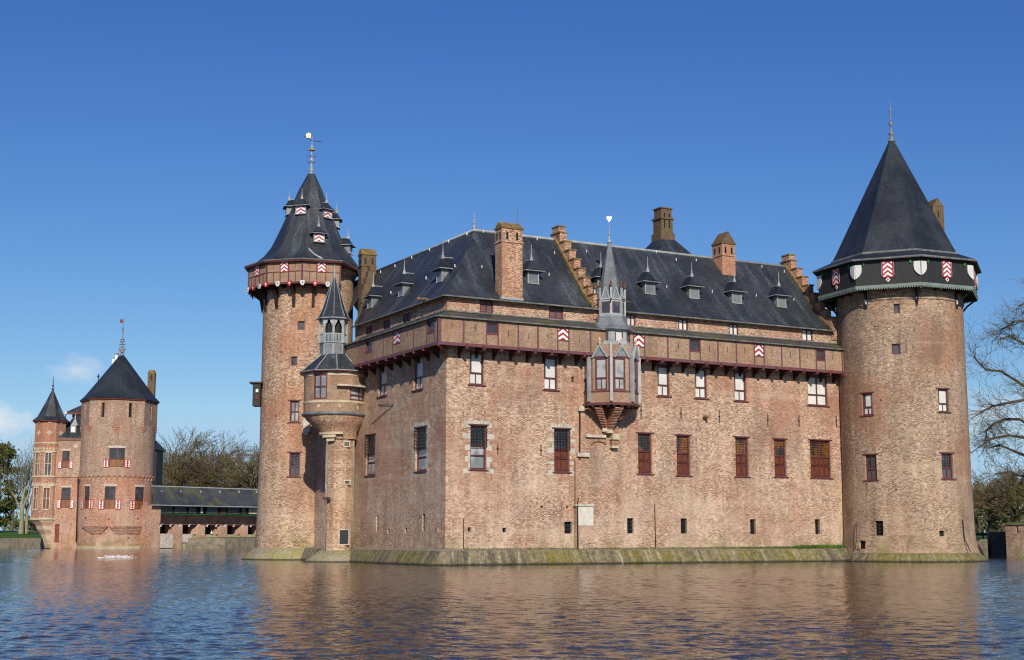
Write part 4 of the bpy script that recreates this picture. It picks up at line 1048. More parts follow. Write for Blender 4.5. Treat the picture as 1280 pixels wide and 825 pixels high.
sk = MB('lead'); sk.lathe(oc2, [(1.52, zk0 - .12), (1.68, zk0), (1.66, zk0 + .1), (1.4, zk0 + .28), (1.15, zk0 + .62), (1.08, zk1 - .12)], 8, a0)
sk.m = 'pale lead'; sk.lathe(oc2, [(1.08, zk1 - .12), (1.1, zk1), (1.0, zk1 + .02), (R3, zq1), (R3 + .08, zq1 + .03), (R3 + .05, zq1 + .12), (.9, zq1 + .15)], 8, a0)
for i, v in enumerate(ring(oc2, R3 + .02, 8, a0)): sk.cbox((v.x, v.y), .07, .07, zk1, zq1, pi / 4 * i)
zp = zz(301, Yf + 2, 763); sk.m = 'lead'
sk.lathe(oc2, [(.90, zq1 + .1), (.70, zq1 + .95), (.12, zp - .2), (.07, zp)], 8, a0)
sk.m = 'pale lead'
for i, v in enumerate(ring(oc2, R3 + .05, 8, a0)):     # corner pinnacles
    a = pi / 4 * i
    sk.cbox((v.x, v.y), .06, .06, zq1, zq1 + .85, a); sk.m = 'dull finial'; sk.lathe((v.x, v.y), [(.03, zq1 + .85), (.11, zq1 + .98), (.05, zq1 + 1.08), (.10, zq1 + 1.2), (.02, zq1 + 1.35)], 6); sk.m = 'pale lead'
    sk.m = 'dull finial'; sk.tube([v + UP * (zq1 + .1), Vector((oc2[0], oc2[1], zq1 - .05)) + (v - Vector((oc2[0], oc2[1], 0))) * 1.4], [.06, .04], 4); sk.m = 'pale lead'
for S in fc3:
    m_ = S.L / 2; zt_ = zq1 + .95
    for s_ in (-1, 1):
        sk.prism([S.pt(m_ + s_ * .36, zq1, -.02), S.pt(m_ + s_ * .26, zq1, -.02), S.pt(m_ + s_ * .26, zq1, .08), S.pt(m_ + s_ * .36, zq1, .08)], [S.pt(m_ + s_ * .04, zt_, -.1), S.pt(m_ - s_ * .03, zt_, -.1), S.pt(m_ - s_ * .03, zt_, .0), S.pt(m_ + s_ * .04, zt_, .0)])
    sk.m = 'lead'; sk.poly([S.pt(m_ - .3, zq1, .0), S.pt(m_ + .3, zq1, .0), S.pt(m_, zt_ - .05, -.06)]); sk.m = 'pale lead'
sk.build('spire', bayo)
fn = MB('lead'); zf = zz(277, Yf + 2, 763); finial(fn, oc2, zp, zf, .075, 'pale lead')
fn.m = 'pink gold'
for i, (r_, zq) in enumerate(((.0, 0),)):
    P = [(.7 * x_, .8 * y_) for x_, y_ in ((0, -.02), (.12, .12), (.24, .3), (.25, .45), (.16, .52), (.06, .47), (0, .42), (-.06, .47), (-.16, .52), (-.25, .45), (-.24, .3), (-.12, .12))]
    fn.prism([Vector((oc2[0] + x, oc2[1] - .05, zf + z)) for x, z in P], [Vector((oc2[0] + x, oc2[1] + .05, zf + z)) for x, z in P])
fn.build('finial', bayo)
# little roofs where the bay runs into the gallery
# corbels below the bay
cb = MB('red brick')
def corbel(a, reach, ztop, zbot, t=.22, steps=6):
    steps *= 2
    o_ = Vector((sin(a), -cos(a), 0)); s_ = Vector((cos(a), sin(a), 0)); c_ = Vector((oc[0], oc[1], 0)) - nR * .35
    for k in range(steps):
        f0 = (k / steps); rr = reach * (1 - .75 * f0); z1 = ztop - (ztop - zbot) * f0; z0 = ztop - (ztop - zbot) * (k + 1) / steps
        cb.m = 'red brick'; cb.box(c_ - s_ * t * (1 - .35 * f0) - o_ * .3 + UP * z0, s_ * 2 * t * (1 - .35 * f0), o_ * (rr + .3), UP * (z1 - z0 - .01))
    cb.m = 'cream stone'; cb.box(c_ - s_ * t * .7 - o_ * .3 + UP * (zbot - .28), s_ * 1.4 * t, o_ * (reach * .26 + .3), UP * .28)
azw = atan2(nR.x, -nR.y)
zc1 = zb - .28
corbel(azw - .15, 2.1, zc1, zz(535, Yf + 1, 763), .30, 7); corbel(azw - .85, 2.0, zc1, zz(533, Yf + 1, 763), .24, 6); corbel(azw - 1.3, 2.0, zc1, zz(522, Yf + 1, 763), .2, 5); corbel(azw + .65, 1.9, zc1, zz(530, Yf + 1, 763), .24, 6)
cb.m = 'red brick'; r = rect(SR, 762, 533, 769, 560); cb.sbox(SR, r[0], r[1], r[2], r[3], 0, .35); cb.m = 'cream stone'; cb.sbox(SR, r[0] - .06, r[1] + .06, r[2] + .55, r[2] + .95, 0, .5); cb.sbox(SR, r[0] - .04, r[1] + .04, r[2] - .02, r[2] + .12, 0, .4)
cb.m = 'red brick'; 
arc = [SR.px(*p_) for p_ in ((738, 556), (741, 553), (747, 551.5), (753, 553), (757, 556))]
for (ua, za), (ub, zb_) in zip(arc, arc[1:]): cb.prism([SR.pt(ua, za, 0), SR.pt(ub, zb_, 0), SR.pt(ub, zb_ + .12, 0), SR.pt(ua, za + .12, 0)], [SR.pt(ua, za, .12), SR.pt(ub, zb_, .12), SR.pt(ub, zb_ + .12, .12), SR.pt(ua, za + .12, .12)])
cb.build('corbel', bayo)
# ================================================================ RIGHT ROUND TOWER
TR = atY(1136, 690, 103.5); TR = (TR.x, TR.y); rR = 4.66
def flareR(z): return .30 * max(0, (2.2 - z) / 2.0) ** 1.6 + max(0, 6 - z) * .02
ST = Round(TR, rR, flareR)
rt = thing('round_tower', 'large round brick tower at right end with black timber gallery carrying white shields', 'tower', TR)
ops = []; tw_ = []
def TW(S, ops, lst, b, kind, **k):
    r = rect(S, *b); ops.append(r); lst.append((S, r, kind, k))
TW(ST, ops, tw_, (1077.5, 491.5, 1090.5, 519), 'blind'); TW(ST, ops, tw_, (1173, 486.5, 1186, 515), 'blind')
TW(ST, ops, tw_, (1081.5, 568.5, 1096, 600), 'leaded'); TW(ST, ops, tw_, (1177.5, 567, 1191.5, 598.5), 'leaded')
sm = []
for b in ((1114.5, 429.5, 1125.5, 443), (1117, 379.5, 1124.5, 391.5)):
    r = rect(ST, *b); ops.append(r); sm.append(r)
vt = []
for b in ((1094.5, 651, 1104.5, 669.5), (1173.5, 663.5, 1179.5, 670.5), (1076, 676, 1084, 686)):
    r = rect(ST, *b); ops.append(r); vt.append(r)
mb = MB('tower brick'); ZRt = 19.7
wall(mb, ST, -pi * rR, pi * rR, .45, ZRt + 2, ops, du=.45, zs=(.7, 1., 1.3, 1.6, 2., 2.4, 6, 12)); mb.build('shaft', rt)
for S, r, k, kw in tw_: window(rt, S, r, k, **kw)
for r in sm: window(rt, ST, r, 'dark', sill=False)
for i, r in enumerate(vt): grated(rt, ST, r, bars=i == 0)
rnd = random.Random(8); mb = MB('black board')
for (x, y) in ((1094, 408), (1143, 412), (1182, 430), (1101, 500), (1140, 503), (1130, 526), (1160, 478), (1108, 560), (1150, 590), (1160, 640), (1120, 612), (1185, 545), (1190, 450), (1070, 540)):
    u, z = ST.px(x, y); mb.sbox(ST, u - .07, u + .07, z - .035, z + .035, -.02, .008, 1)
mb.build('putlog_hole', rt)
# footing
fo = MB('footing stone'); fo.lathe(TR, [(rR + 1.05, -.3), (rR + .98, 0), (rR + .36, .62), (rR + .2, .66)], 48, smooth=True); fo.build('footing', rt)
mb = MB('brown timber'); u = ST.px(1202, 660)[0]; mb.tube([ST.pt(u, 3, .05), ST.pt(u, 1.6, .08), ST.pt(u, .7, .35)], .035, 5); u = ST.px(1074, 660)[0]; mb.tube([ST.pt(u, 2.9, .12), ST.pt(u, .9, .15)], .03, 5); mb.build('downpipe', rt)
# gallery
n8, R8 = 8, 6.02; z0, z1 = 19.62, 21.72
g = MB('boarded timber'); F8 = facets(TR, R8, n8, 0)
for S in F8:
    g.poly([S.pt(0, z0), S.pt(S.L, z0), S.pt(S.L, z1), S.pt(0, z1)])
    k = 0
    while k * .22 < S.L: u = k * .22; g.sbox(S, u, u + .025, z0 + .2, z1 - .05, -.01, .018); k += 1
g.m = 'dark timber'; g.poly([v + UP * (z0 + .05) for v in ring(TR, R8, n8, 0)]); g.build('gallery', rt)
s = MB('green skirt')
for S in F8:
    s.sbox(S, -.03, S.L + .03, z0 + .02, z0 + .24, .0, .07)
    n = 26
    for k in range(n):
        a, b = S.L * k / n, S.L * (k + 1) / n; s.prism([S.pt(a, z0 + .02, .01), S.pt(b, z0 + .02, .01), S.pt((a + b) / 2, z0 - .12, .01)], [S.pt(a, z0 + .02, .05), S.pt(b, z0 + .02, .05), S.pt((a + b) / 2, z0 - .12, .05)])
s.build('skirt_board', rt)
ap = MB('dark slate'); ap.lathe(TR, [(6.42, z1 + .02), (6.4, z1 + .1), (5.0, z1 + .72), (4.95, z1 + .74)], 8, 0); ap.m = 'gutter lead'; ap.lathe(TR, [(6.42, z1 - .06), (6.46, z1 + .0), (6.44, z1 + .09), (6.38, z1 + .11)], 8, 0); ap.lathe(TR, [(5.04, z1 + .70), (5.0, z1 + .84), (4.86, z1 + .85)], 8, 0); ap.m = 'dark timber'; ap.lathe(TR, [(5.9, z1 - .02), (6.42, z1 - .03)], 8, 0)
ap.build('gallery_roof', rt)
zA = atY(1108, 174, 103.5).z
cn = MB('dark slate'); cn.lathe(TR, [(4.93, z1 + .78), (4.55, z1 + 1.5), (2.3, z1 + 6.1), (.3, zA - .35), (.16, zA)], 8, 0)
conr = cn.build('cone_roof', rt)
fn = MB('lead'); finial(fn, TR, zA - .1, atY(1108, 124, 103.5).z, .13, 'lead'); 
for a in range(4): fn.tube([Vector((TR[0], TR[1], zA - .5)) + Vector((cos(a * pi / 2 + .4), sin(a * pi / 2 + .4), 0)) * .3, Vector((TR[0], TR[1], zA - .1)) + Vector((cos(a * pi / 2 + .4), sin(a * pi / 2 + .4), 0)) * .55], .025, 4)
fn.build('finial', rt)
# banners in the middle of the faces, shields over the corners
for i, S in enumerate(F8):
    if S.n.dot(Vector((TR[0], TR[1], 0)).normalized()) > .45: continue
    m_ = S.L / 2; b = MB('red paint'); zt_ = z1 - .12
    b.sbox(S, m_ - .40, m_ - .33, zt_ - 1.22, zt_, .02, .08); b.sbox(S, m_ + .33, m_ + .40, zt_ - 1.22, zt_, .02, .08); b.sbox(S, m_ - .33, m_ + .33, zt_ - 1.25, zt_ - 1.18, .02, .08); b.sbox(S, m_ - .33, m_ + .33, zt_ - .07, zt_, .02, .08)
    b.sq(S, m_ - .33, m_ + .33, zt_ - 1.18, zt_ - .07, .06, (0, 1, 0, 3.2), m='chevron')
    b.m = 'pale lead'; b.tube([S.pt(m_ - .43, zt_ - .1, .06), S.pt(m_ - .43, zt_ - 1.1, .06)], .025, 4); b.tube([S.pt(m_ + .43, zt_ - .1, .06), S.pt(m_ + .43, zt_ - 1.1, .06)], .025, 4)
    b.m = 'white paint'
    D = [(0, .2), (.17, .02), (0, -.16), (-.17, .02)]; D2 = [(0, .1), (.08, .02), (0, -.07), (-.08, .02)]
    b.prism([S.pt(m_ + x, zt_ - 1.42 + y, .02) for x, y in D], [S.pt(m_ + x, zt_ - 1.42 + y, .06) for x, y in D]); b.m = 'red paint'
    b.prism([S.pt(m_ + x, zt_ - 1.42 + y, .03) for x, y in D2], [S.pt(m_ + x, zt_ - 1.42 + y, .09) for x, y in D2])
    b.build('banner', rt)
SHP = [(0, 0), (.45, -.0), (.47, -.33), (.43, -.60), (.31, -.80), (.13, -.96), (0, -1.03)]
for i in range(8):
    A, B = F8[i - 1], F8[i]; v = B.pt(0, 0)
    if (v - Vector((TR[0], TR[1], 0))).dot(Vector((TR[0], TR[1], 0)).normalized()) > 3.0: continue
    sh = MB('shield white'); zt_ = z1 - .32
    for S, base, sg in ((A, A.L, -1), (B, 0, 1)):
        P = [(base + sg * x, zt_ + y) for x, y in SHP]
        sh.prism([S.pt(x, y, .03) for x, y in P], [S.pt(x, y, .12) for x, y in P])
    sh.build('shield', rt)
    g_ = MB('green paint'); g_.sbox(A, A.L - .75, A.L - .62, zt_ - .1, zt_ + .18, .02, .1); g_.sbox(B, .58, .66, zt_ - .1, zt_ + .18, .02, .1); g_.build('hook', rt)
for i, v in enumerate(ring(TR, 1, 8, 0)):        # struts under the gallery
    a = pi / 4 * i; o_ = Vector((sin(a), -cos(a), 0)); sd_ = Vector((cos(a), sin(a), 0)); c_ = Vector((TR[0], TR[1], 0))
    b = MB('dark timber'); b.box(c_ + o_ * (rR - .05) - sd_ * .08 + UP * (z0 - 1.25), sd_ * .16, o_ * .16, UP * 1.3); b.box(c_ + o_ * (rR - .05) - sd_ * .1 + UP * (z0 - .16), sd_ * .2, o_ * 1.35, UP * .18)
    b.tube([c_ + o_ * (rR + .08) + UP * (z0 - 1.1), c_ + o_ * (rR + .55) + UP * (z0 - .55), c_ + o_ * (rR + 1.15) + UP * (z0 - .1)], .07, 4)
    b.m = 'white paint'; b.box(c_ + o_ * (rR + .11) - sd_ * .085 + UP * (z0 - .95), sd_ * .17, o_ * .03, UP * .35)
    b.build('bracket', rt)
    for q_ in (-.30, .30):
        a2 = a + q_ + pi / 8 * 0; o2 = Vector((sin(a2), -cos(a2), 0)); s2_ = Vector((cos(a2), sin(a2), 0)); b = MB('dark timber'); b.box(c_ + o2 * (rR - .05) - s2_ * .06 + UP * (z0 - .12), s2_ * .12, o2 * 1.0, UP * .15); b.build('joist', rt)
b = MB('tower brick'); b.lathe(TR, [(rR, z0 - .75), (rR + .09, z0 - .72), (rR + .09, z0 - .6), (rR, z0 - .58)], 48, smooth=True); b.build('brick_band', rt)
# chimney behind the cone
cc = atY(1168, 280, 107.5); b = MB('old chimney brick'); zt_ = zz(249.5, 107.5, 1168); b.cbox((cc.x, 107.5), .50, .6, 19, zt_ - .7, .3); X_ = Vector((cos(.3), sin(.3), 0)); Y_ = Vector((-sin(.3), cos(.3), 0)); C3 = Vector((cc.x, 107.5, 0))
P = [C3 + X_ * .52 * sx + Y_ * .62 * sy + UP * (zt_ - .7) for sx, sy in ((-1, -1), (1, -1), (1, 1), (-1, 1))]; b.m = 'mossy brick cap'; b.m = 'old chimney brick'
b.poly([P[0], P[1], C3 - Y_ * .62 + UP * zt_]); b.poly([P[3], P[2], C3 + Y_ * .62 + UP * zt_]); b.poly([P[0], P[3], C3 + Y_ * .62 + UP * zt_, C3 - Y_ * .62 + UP * zt_]); b.poly([P[1], P[2], C3 + Y_ * .62 + UP * zt_, C3 - Y_ * .62 + UP * zt_])
b.m = 'black board'; b.box(C3 - Y_ * .61 - X_ * .06 + UP * (zt_ - 1.6), X_ * .12, Y_ * .02, UP * .5); b.build('chimney', rt)

# ================================================================ LEFT ROUND TOWER
TL = (-16.75, 112.); rL = 3.66
def flareL(z): return .14 * max(0, (3.5 - z) / 3.0) ** 1.5 + max(0, 8 - z) * .012
SLt = Round(TL, rL, flareL)
lt = thing('round_tower', 'slender round brick tower left of the castle with flared slate spire and brick gallery', 'tower', TL)
ops = []; lw = []; sm = []
TW(SLt, ops, lw, (362.2, 501, 374, 527.5), 'four'); TW(SLt, ops, lw, (361.5, 566, 375, 595.5), 'leaded', double=True)
for b in ((372, 401.5, 381, 412.2), (363.5, 445.5, 371.5, 457)):
    r = rect(SLt, *b); ops.append(r); sm.append(r)
r = rect(SLt, 400.2, 649, 403, 664); ops.append(r); slit = r
mb = MB('warm tower brick'); wall(mb, SLt, -pi * rL, pi * rL, .7, 23.5, ops, du=.4, zs=(1., 1.4, 1.8, 2.4, 3, 5, 12, 20)); mb.build('shaft', lt)
for S, r, k, kw in lw: window(lt, S, r, k, **kw)
for r in sm: window(lt, SLt, r, 'dark', sill=False)
grated(lt, SLt, slit, bars=False)
mb = MB('black board')
for (x, y) in ((368, 602.5), (352, 440), (345, 520)):
    u, z = SLt.px(x, y); mb.sbox(SLt, u - .08, u + .08, z - .05, z + .05, -.02, .008, 1)
mb.build('putlog_hole', lt)
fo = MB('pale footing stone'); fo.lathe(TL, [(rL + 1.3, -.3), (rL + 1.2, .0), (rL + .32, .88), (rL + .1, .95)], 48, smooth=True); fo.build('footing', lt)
# gallery: ten sided, left and front faces only
A0 = radians(2.2); RG = 4.94; z0, z1 = 21.62, 23.42
F10 = facets(TL, RG, 10, A0); gf = [0, 9, 8, 7, 6, 5]     # face k spans A0+36k .. A0+36(k+1)
g = MB('gallery brick'); tmb = MB('maroon paint')
for k in gf:
    S = F10[k]; g.poly([S.pt(0, z0), S.pt(S.L, z0), S.pt(S.L, z1), S.pt(0, z1)], [(0, z0), (S.L, z0), (S.L, z1), (0, z1)])
    tmb.sbox(S, -.06, .06, z0, z1, -.02, .05); tmb.sbox(S, S.L - .06, S.L + .06, z0, z1, -.02, .05)
    tmb.sbox(S, 0, S.L, z0 - .06, z0 + .08, -.05, .055); zm_ = z0 + .93; tmb.sbox(S, .06, S.L - .06, zm_ - .035, zm_ + .035, -.02, .03)
    for f_ in (.38, .62): tmb.sbox(S, S.L * f_ - .035, S.L * f_ + .035, z0 + .08, z1, -.02, .034)
    for f_ in (.19, .81): tmb.sbox(S, S.L * f_ - .025, S.L * f_ + .025, z0 + .08, zm_ - .035, -.02, .03)
    tmb.m = 'black board'
    for f_ in (.19, .81): tmb.sbox(S, S.L * f_ - .015, S.L * f_ + .015, z1 - .6, z1 - .2, -.01, .006)
    tmb.m = 'maroon paint'
# closing side and floor
a_, b_ = F10[0].pt(F10[0].L, 0), Vector((TL[0], TL[1], 0)); dv = (b_ - a_).normalized()
g.poly([a_ + UP * z0, a_ + dv * 1.6 + UP * z0, a_ + dv * 1.6 + UP * z1, a_ + UP * z1]); a_ = F10[5].pt(0, 0); dv = (b_ - a_).normalized(); g.poly([a_ + UP * z0, a_ + dv * 1.6 + UP * z0, a_ + dv * 1.6 + UP * z1, a_ + UP * z1])
g.m = 'brown timber'
for k in gf: S = F10[k]; a_, b2 = S.pt(0, z0), S.pt(S.L, z0); c2 = Vector((TL[0], TL[1], z0)); g.poly([a_, b2, b2.lerp(c2, .4), a_.lerp(c2, .4)])
g.build('gallery', lt); tmb.build('timber_frame', lt)
for k in (0, 9, 8, 7):
    S = F10[k]; r = (S.L * .395, S.L * .605, z0 + .93, z1 - .06); b = MB('red paint'); b.sbox(S, r[0] - .03, r[1] + .03, r[2] - .03, r[3] + .03, .02, .07); b.sq(S, r[0] + .02, r[1] - .02, r[2] + .02, r[3] - .02, .074, (0, 1, 0, 2.6), m='chevron'); b.build('shutter', lt)
cnt = 0
for k in (7, 8, 9, 0):
    S = F10[k]
    for f_ in (0, 1 / 3, 2 / 3):
        white = cnt % 2 == 1; cnt += 1
        u = S.L * f_; b = MB('shield white' if white else 'red paint'); SHD = [(-.15, .15), (.15, .15), (.15, -.06), (.08, -.17), (0, -.2), (-.08, -.17), (-.15, -.06)]
        P = [(u + x * 1.15, z0 - .03 + y * 1.15) for x, y in SHD]; b.prism([S.pt(x, y, .06) for x, y in P], [S.pt(x, y, .15) for x, y in P])
        b.m = 'lead' if white else 'white paint'; b.sbox(S, u - .03, u + .03, z0 - .12, z0 + .07, .15, .16); b.sbox(S, u - .08, u + .08, z0 - .04, z0 + .01, .155, .165)
        b.build('shield', lt)
        a = atan2(S.pt(u, 0).x - TL[0], -(S.pt(u, 0).y - TL[1])); o_ = Vector((sin(a), -cos(a), 0)); sd_ = Vector((cos(a), sin(a), 0)); c_ = Vector((TL[0], TL[1], 0))
        b = MB('brown timber'); b.box(c_ + o_ * (rL - .1) - sd_ * .08 + UP * (z0 - .2), sd_ * .16, o_ * 1.25, UP * .18)
        if cnt % 2:
            P = [(rL - .05, z0 - .2), (rL + .95, z0 - .2), (rL + .3, z0 - .75), (rL + .12, z0 - 1.75), (rL - .05, z0 - 1.75)]
            b.prism([c_ + o_ * x - sd_ * .11 + UP * y for x, y in P], [c_ + o_ * x + sd_ * .11 + UP * y for x, y in P])
        b.build('bracket', lt)
b = MB('orange brick'); b.lathe(TL, [(rL, 22.7), (rL + .12, 22.74), (rL + .12, 22.95), (rL + .22, 22.98), (rL + .22, 23.3), (rL + .1, 23.5)], 40, smooth=True); b.build('brick_band', lt)
# roof: eave is wide over the gallery, narrow elsewhere
def eaveR(k, R):
    a = (math.degrees(A0) + 36 * k) % 360
    return min(R, 4.25 + (R - 4.25) * .0) if 45 < a < 170 else R
def lring(R, z, lim=None):
    return [Vector((TL[0] + sin(A0 + pi / 5 * k) * (eaveR(k, R)), TL[1] - cos(A0 + pi / 5 * k) * eaveR(k, R), z)) for k in range(10)]
rf = MB('slate'); RP = [(5.32, 23.45), (4.5, 23.78), (3.75, 24.45), (3.2, 25.2), (2.6, 26.5), (1.75, 28.5), (.95, 30.4), (.30, 31.7)]
vv = 0
for (r0, za), (r1, zb_) in zip(RP, RP[1:]):
    A, B = lring(r0, za), lring(r1, zb_); sl_ = sqrt((r1 - r0) ** 2 + (zb_ - za) ** 2)
    for k in range(10):
        j = (k + 1) % 10; L0, L1 = (A[j] - A[k]).length, (B[j] - B[k]).length; rf.poly([A[k], A[j], B[j], B[k]], [(k * 4 - L0 / 2, vv), (k * 4 + L0 / 2, vv), (k * 4 + L1 / 2, vv + sl_), (k * 4 - L1 / 2, vv + sl_)])
    vv += sl_
spo = rf.build('spire_roof', lt)
ev = MB('maroon paint'); A, B = lring(5.28, 23.30), lring(5.34, 23.44); C = lring(3.6, 23.2)
for k in range(10): j = (k + 1) % 10; ev.poly([A[k], A[j], B[j], B[k]]); ev.m = 'dark timber' if 1 < k < 5 else 'maroon paint'; ev.poly([C[k], C[j], A[j], A[k]]); ev.m = 'maroon paint'
ev.m = 'gutter lead'
B2 = lring(5.36, 23.44); D = lring(5.36, 23.52)
for k in range(10): ev.poly([B2[k], B2[(k + 1) % 10], D[(k + 1) % 10], D[k]])
ev.build('eave', lt)
hp = MB('pale lead')
p0 = atY(380, 306, 108.9); p1 = atY(386, 311, 108.6); p2 = atY(393, 318, 108); p3 = atY(403, 323.5, 107.3); hp.tube([p0, p1, p2, p3], .09, 5); hp.build('hip_lead', spo)
def rl_at(z):
    for (r0, za), (r1, zb_) in zip(RP, RP[1:]):
        if za <= z <= zb_: return r0 + (r1 - r0) * (z - za) / (zb_ - za)
for (x, y, a_deg) in ((374.5, 267, -14), (407, 270, 50), (395, 305, 22), (358, 264, -75), (432, 313, 80), (414, 278, 95)):
    a = radians(a_deg); o_ = Vector((sin(a), -cos(a), 0)); sd_ = Vector((cos(a), sin(a), 0)); z = atY(x, y, 112 - 2).z
    rr = rl_at(z) * .98
    if a_deg > 45: rr = min(rr, 4.0)
    dormer(lt, Vector((TL[0], TL[1], z)) + o_ * (rr + .05), o_, sd_, .80, .72, rr * .6, chev=True, cap=.85)
fn = MB('lead'); zf = zz(168, 112, 388); finial(fn, TL, 31.5, zf - .1, .14, 'pale lead')
fn.m = 'iron'; zc_ = zz(176, 112, 388); fn.tube([(TL[0] - .1, 112, zc_), (TL[0] + .75, 112, zc_ - .05)], .03, 4); fn.tube([(TL[0] - .7, 112, zc_ + .4), (TL[0], 112, zc_)], .02, 4)
fn.m = 'gold'; P = [(-.5, .0), (-.12, -.02), (-.1, .32), (-.3, .42), (-.5, .3)]; zg = zz(172, 112, 388); fn.prism([Vector((TL[0] + x, 111.95, zg + y)) for x, y in P], [Vector((TL[0] + x, 112.03, zg + y)) for x, y in P])
fn.lathe(TL, [(0, zz(189, 112) - .0), (.28, zz(188, 112)), (.30, zz(186.5, 112)), (.05, zz(185, 112))], 8); fn.m = 'iron'
for zq_ in (zz(196, 112), zz(203, 112)): fn.tube([(TL[0] - .35, 112, zq_), (TL[0] + .35, 112, zq_)], .025, 4); fn.tube([(TL[0], 111.7, zq_ + .1), (TL[0], 112.3, zq_ + .1)], .025, 4)
fn.build('weather_vane', lt)
# box hanging off the left side
b = MB('dark timber'); p = atY(321.5, 506, 110.5); zt_, zb_ = zz(480, 110.5, 321), zz(508, 110.5, 321)
b.cbox((p.x, 110.5), .30, .5, zb_, zt_); bx = b.build('hanging_lantern_box', lt)
b = MB('iron'); b.cbox((p.x - .05, 110.5), .52, .65, zt_ + .002, zt_ + .12); b.tube([(p.x, 110.5, zt_ + .1), (p.x + 1.7, 109.6, zt_ + .12)], .025, 4); b.build('lid', bx)
b = MB('white paint'); b.cbox((p.x + .05, 109.99), .10, .015, zb_ + 1.1, zb_ + 1.35); b.m = 'red timber'; b.lathe((p.x + .02, 110.0), [(0, zb_ + .45), (.12, zb_ + .55), (.14, zb_ + .75), (0, zb_ + .9)], 8); b.build('emblem', bx)

# ================================================================ CORNER TURRET between the left tower and the wall
Yt = 100.5; tc = (atY(419, 490, Yt).x, Yt); rD = 2.27
tt = thing('corner_turret', 'small turret with bulging round room and open grey belfry between slender tower and castle wall', 'turret', tc)
SD = Round(tc, rD); zY = lambda y, Y=Yt - rD: zz(y, Y, 419)
zb0, zt0 = zY(516), zY(464)
ops = []; dw = []
TW(SD, ops, dw, (392, 467, 409, 498.5), 'four'); TW(SD, ops, dw, (437.5, 483, 457.8, 501), 'curtain', double=True)
ops[1] = (ops[1][0], min(ops[1][1], ops[1][0] + 1.9), ops[1][2], ops[1][3]); dw[1] = (dw[1][0], ops[1], 'curtain', dw[1][3])
b = MB('gallery brick'); b.m = 'gallery brick'; wall(b, SD, -pi * rD, pi * rD, zb0, zt0 + .1, ops, du=.35, depth=.16); b.build('round_room', tt)
for S, r, k, kw in dw: window(tt, S, r, k, depth=.16, sill=False, **kw)
b = MB('cream stone')
for (ya, yb) in ((468.5, 463.5), (502.5, 499.8)):
    za, zb_ = zY(ya), zY(yb); u = -pi * rD
    seg = [(-pi * rD, pi * rD)]
    for (A, B, C_, D_) in ops:
        if C_ < zb_ and D_ > za: seg = [s_ for q_ in seg for s_ in ((q_[0], max(q_[0], A - .02)), (B + .02, q_[1])) if s_[1] - s_[0] > .05]
    for s_ in seg: b.sbox(SD, s_[0], s_[1], za, zb_, -.01, .035)
for x, y in ((398.5, 507.5), (424.5, 507.5), (447, 510)):
    u, z = SD.px(x, y); P = [(0, .15), (.13, 0), (0, -.15), (-.13, 0)]; b.prism([SD.pt(u + x_, z + y_, 0) for x_, y_ in P], [SD.pt(u + x_, z + y_, .04) for x_, y_ in P])
b.build('stone_band', tt)
rC = 1.0; tc2 = (atY(424.5, 600, Yt + .1).x, Yt + .1)
b = MB('warm tower brick'); b.lathe(tc, [(rD + .04, zb0 - .02), (rD - .05, zb0 - .12)], 40, smooth=True)
cz = [(rD - .06, zb0 - .1), (2.15, zb0 - .35), (1.75, zb0 - .8), (1.4, zb0 - 1.2), (1.25, zb0 - 1.6), (1.2, zb0 - 1.75)]
def lerpc(t): return (tc[0] + (tc2[0] - tc[0]) * t, tc[1] + (tc2[1] - tc[1]) * t)
for i in range(5):
    (r0, za), (r1, zb_) = cz[i], cz[i + 1]; c1, c2 = lerpc(i / 5), lerpc((i + 1) / 5)
    for k in range(36):
        a, a2 = 2 * pi * k / 36, 2 * pi * (k + 1) / 36
        b.poly([(c1[0] + sin(a) * r0, c1[1] - cos(a) * r0, za), (c1[0] + sin(a2) * r0, c1[1] - cos(a2) * r0, za), (c2[0] + sin(a2) * r1, c2[1] - cos(a2) * r1, zb_), (c2[0] + sin(a) * r1, c2[1] - cos(a) * r1, zb_)], [(a * r0, za), (a2 * r0, za), (a2 * r0, zb_), (a * r0, zb_)], smooth=True)
b.build('corbelling', tt)
b = MB('dark slate'); b.m = 'lead'; b.lathe(tc, [(rD + .02, zb0 - .12), (rD + .14, zb0 - .04), (rD + .14, zb0 + .08), (rD + .02, zb0 + .12)], 40, smooth=True); b.build('lead_rim', tt)
b = MB('cream stone'); p_ = Round(tc2, 1.15); 
for (x0, y0, x1, y1, o_) in ((406.5, 540, 428, 543, .45), (409, 543.5, 421, 547, .4), (411, 547.5, 419, 551.5, .25)):
    q_ = rect(p_, x0, y0, x1, y1); b.sbox(p_, q_[0], q_[1], q_[2], q_[3], -.2, o_)
b.build('corbel_stone', tt)
b = MB('limestone'); 
for (x, y, hw, hh) in ((383, 528, .28, .22), (383, 535, .24, .3), (382, 541, .16, .22)):
    u, z = SLt.px(x, y); b.sbox(SLt, u - hw, u + hw, z - hh, z + hh, -.1, .45)
b.build('corbel_stone', tt)
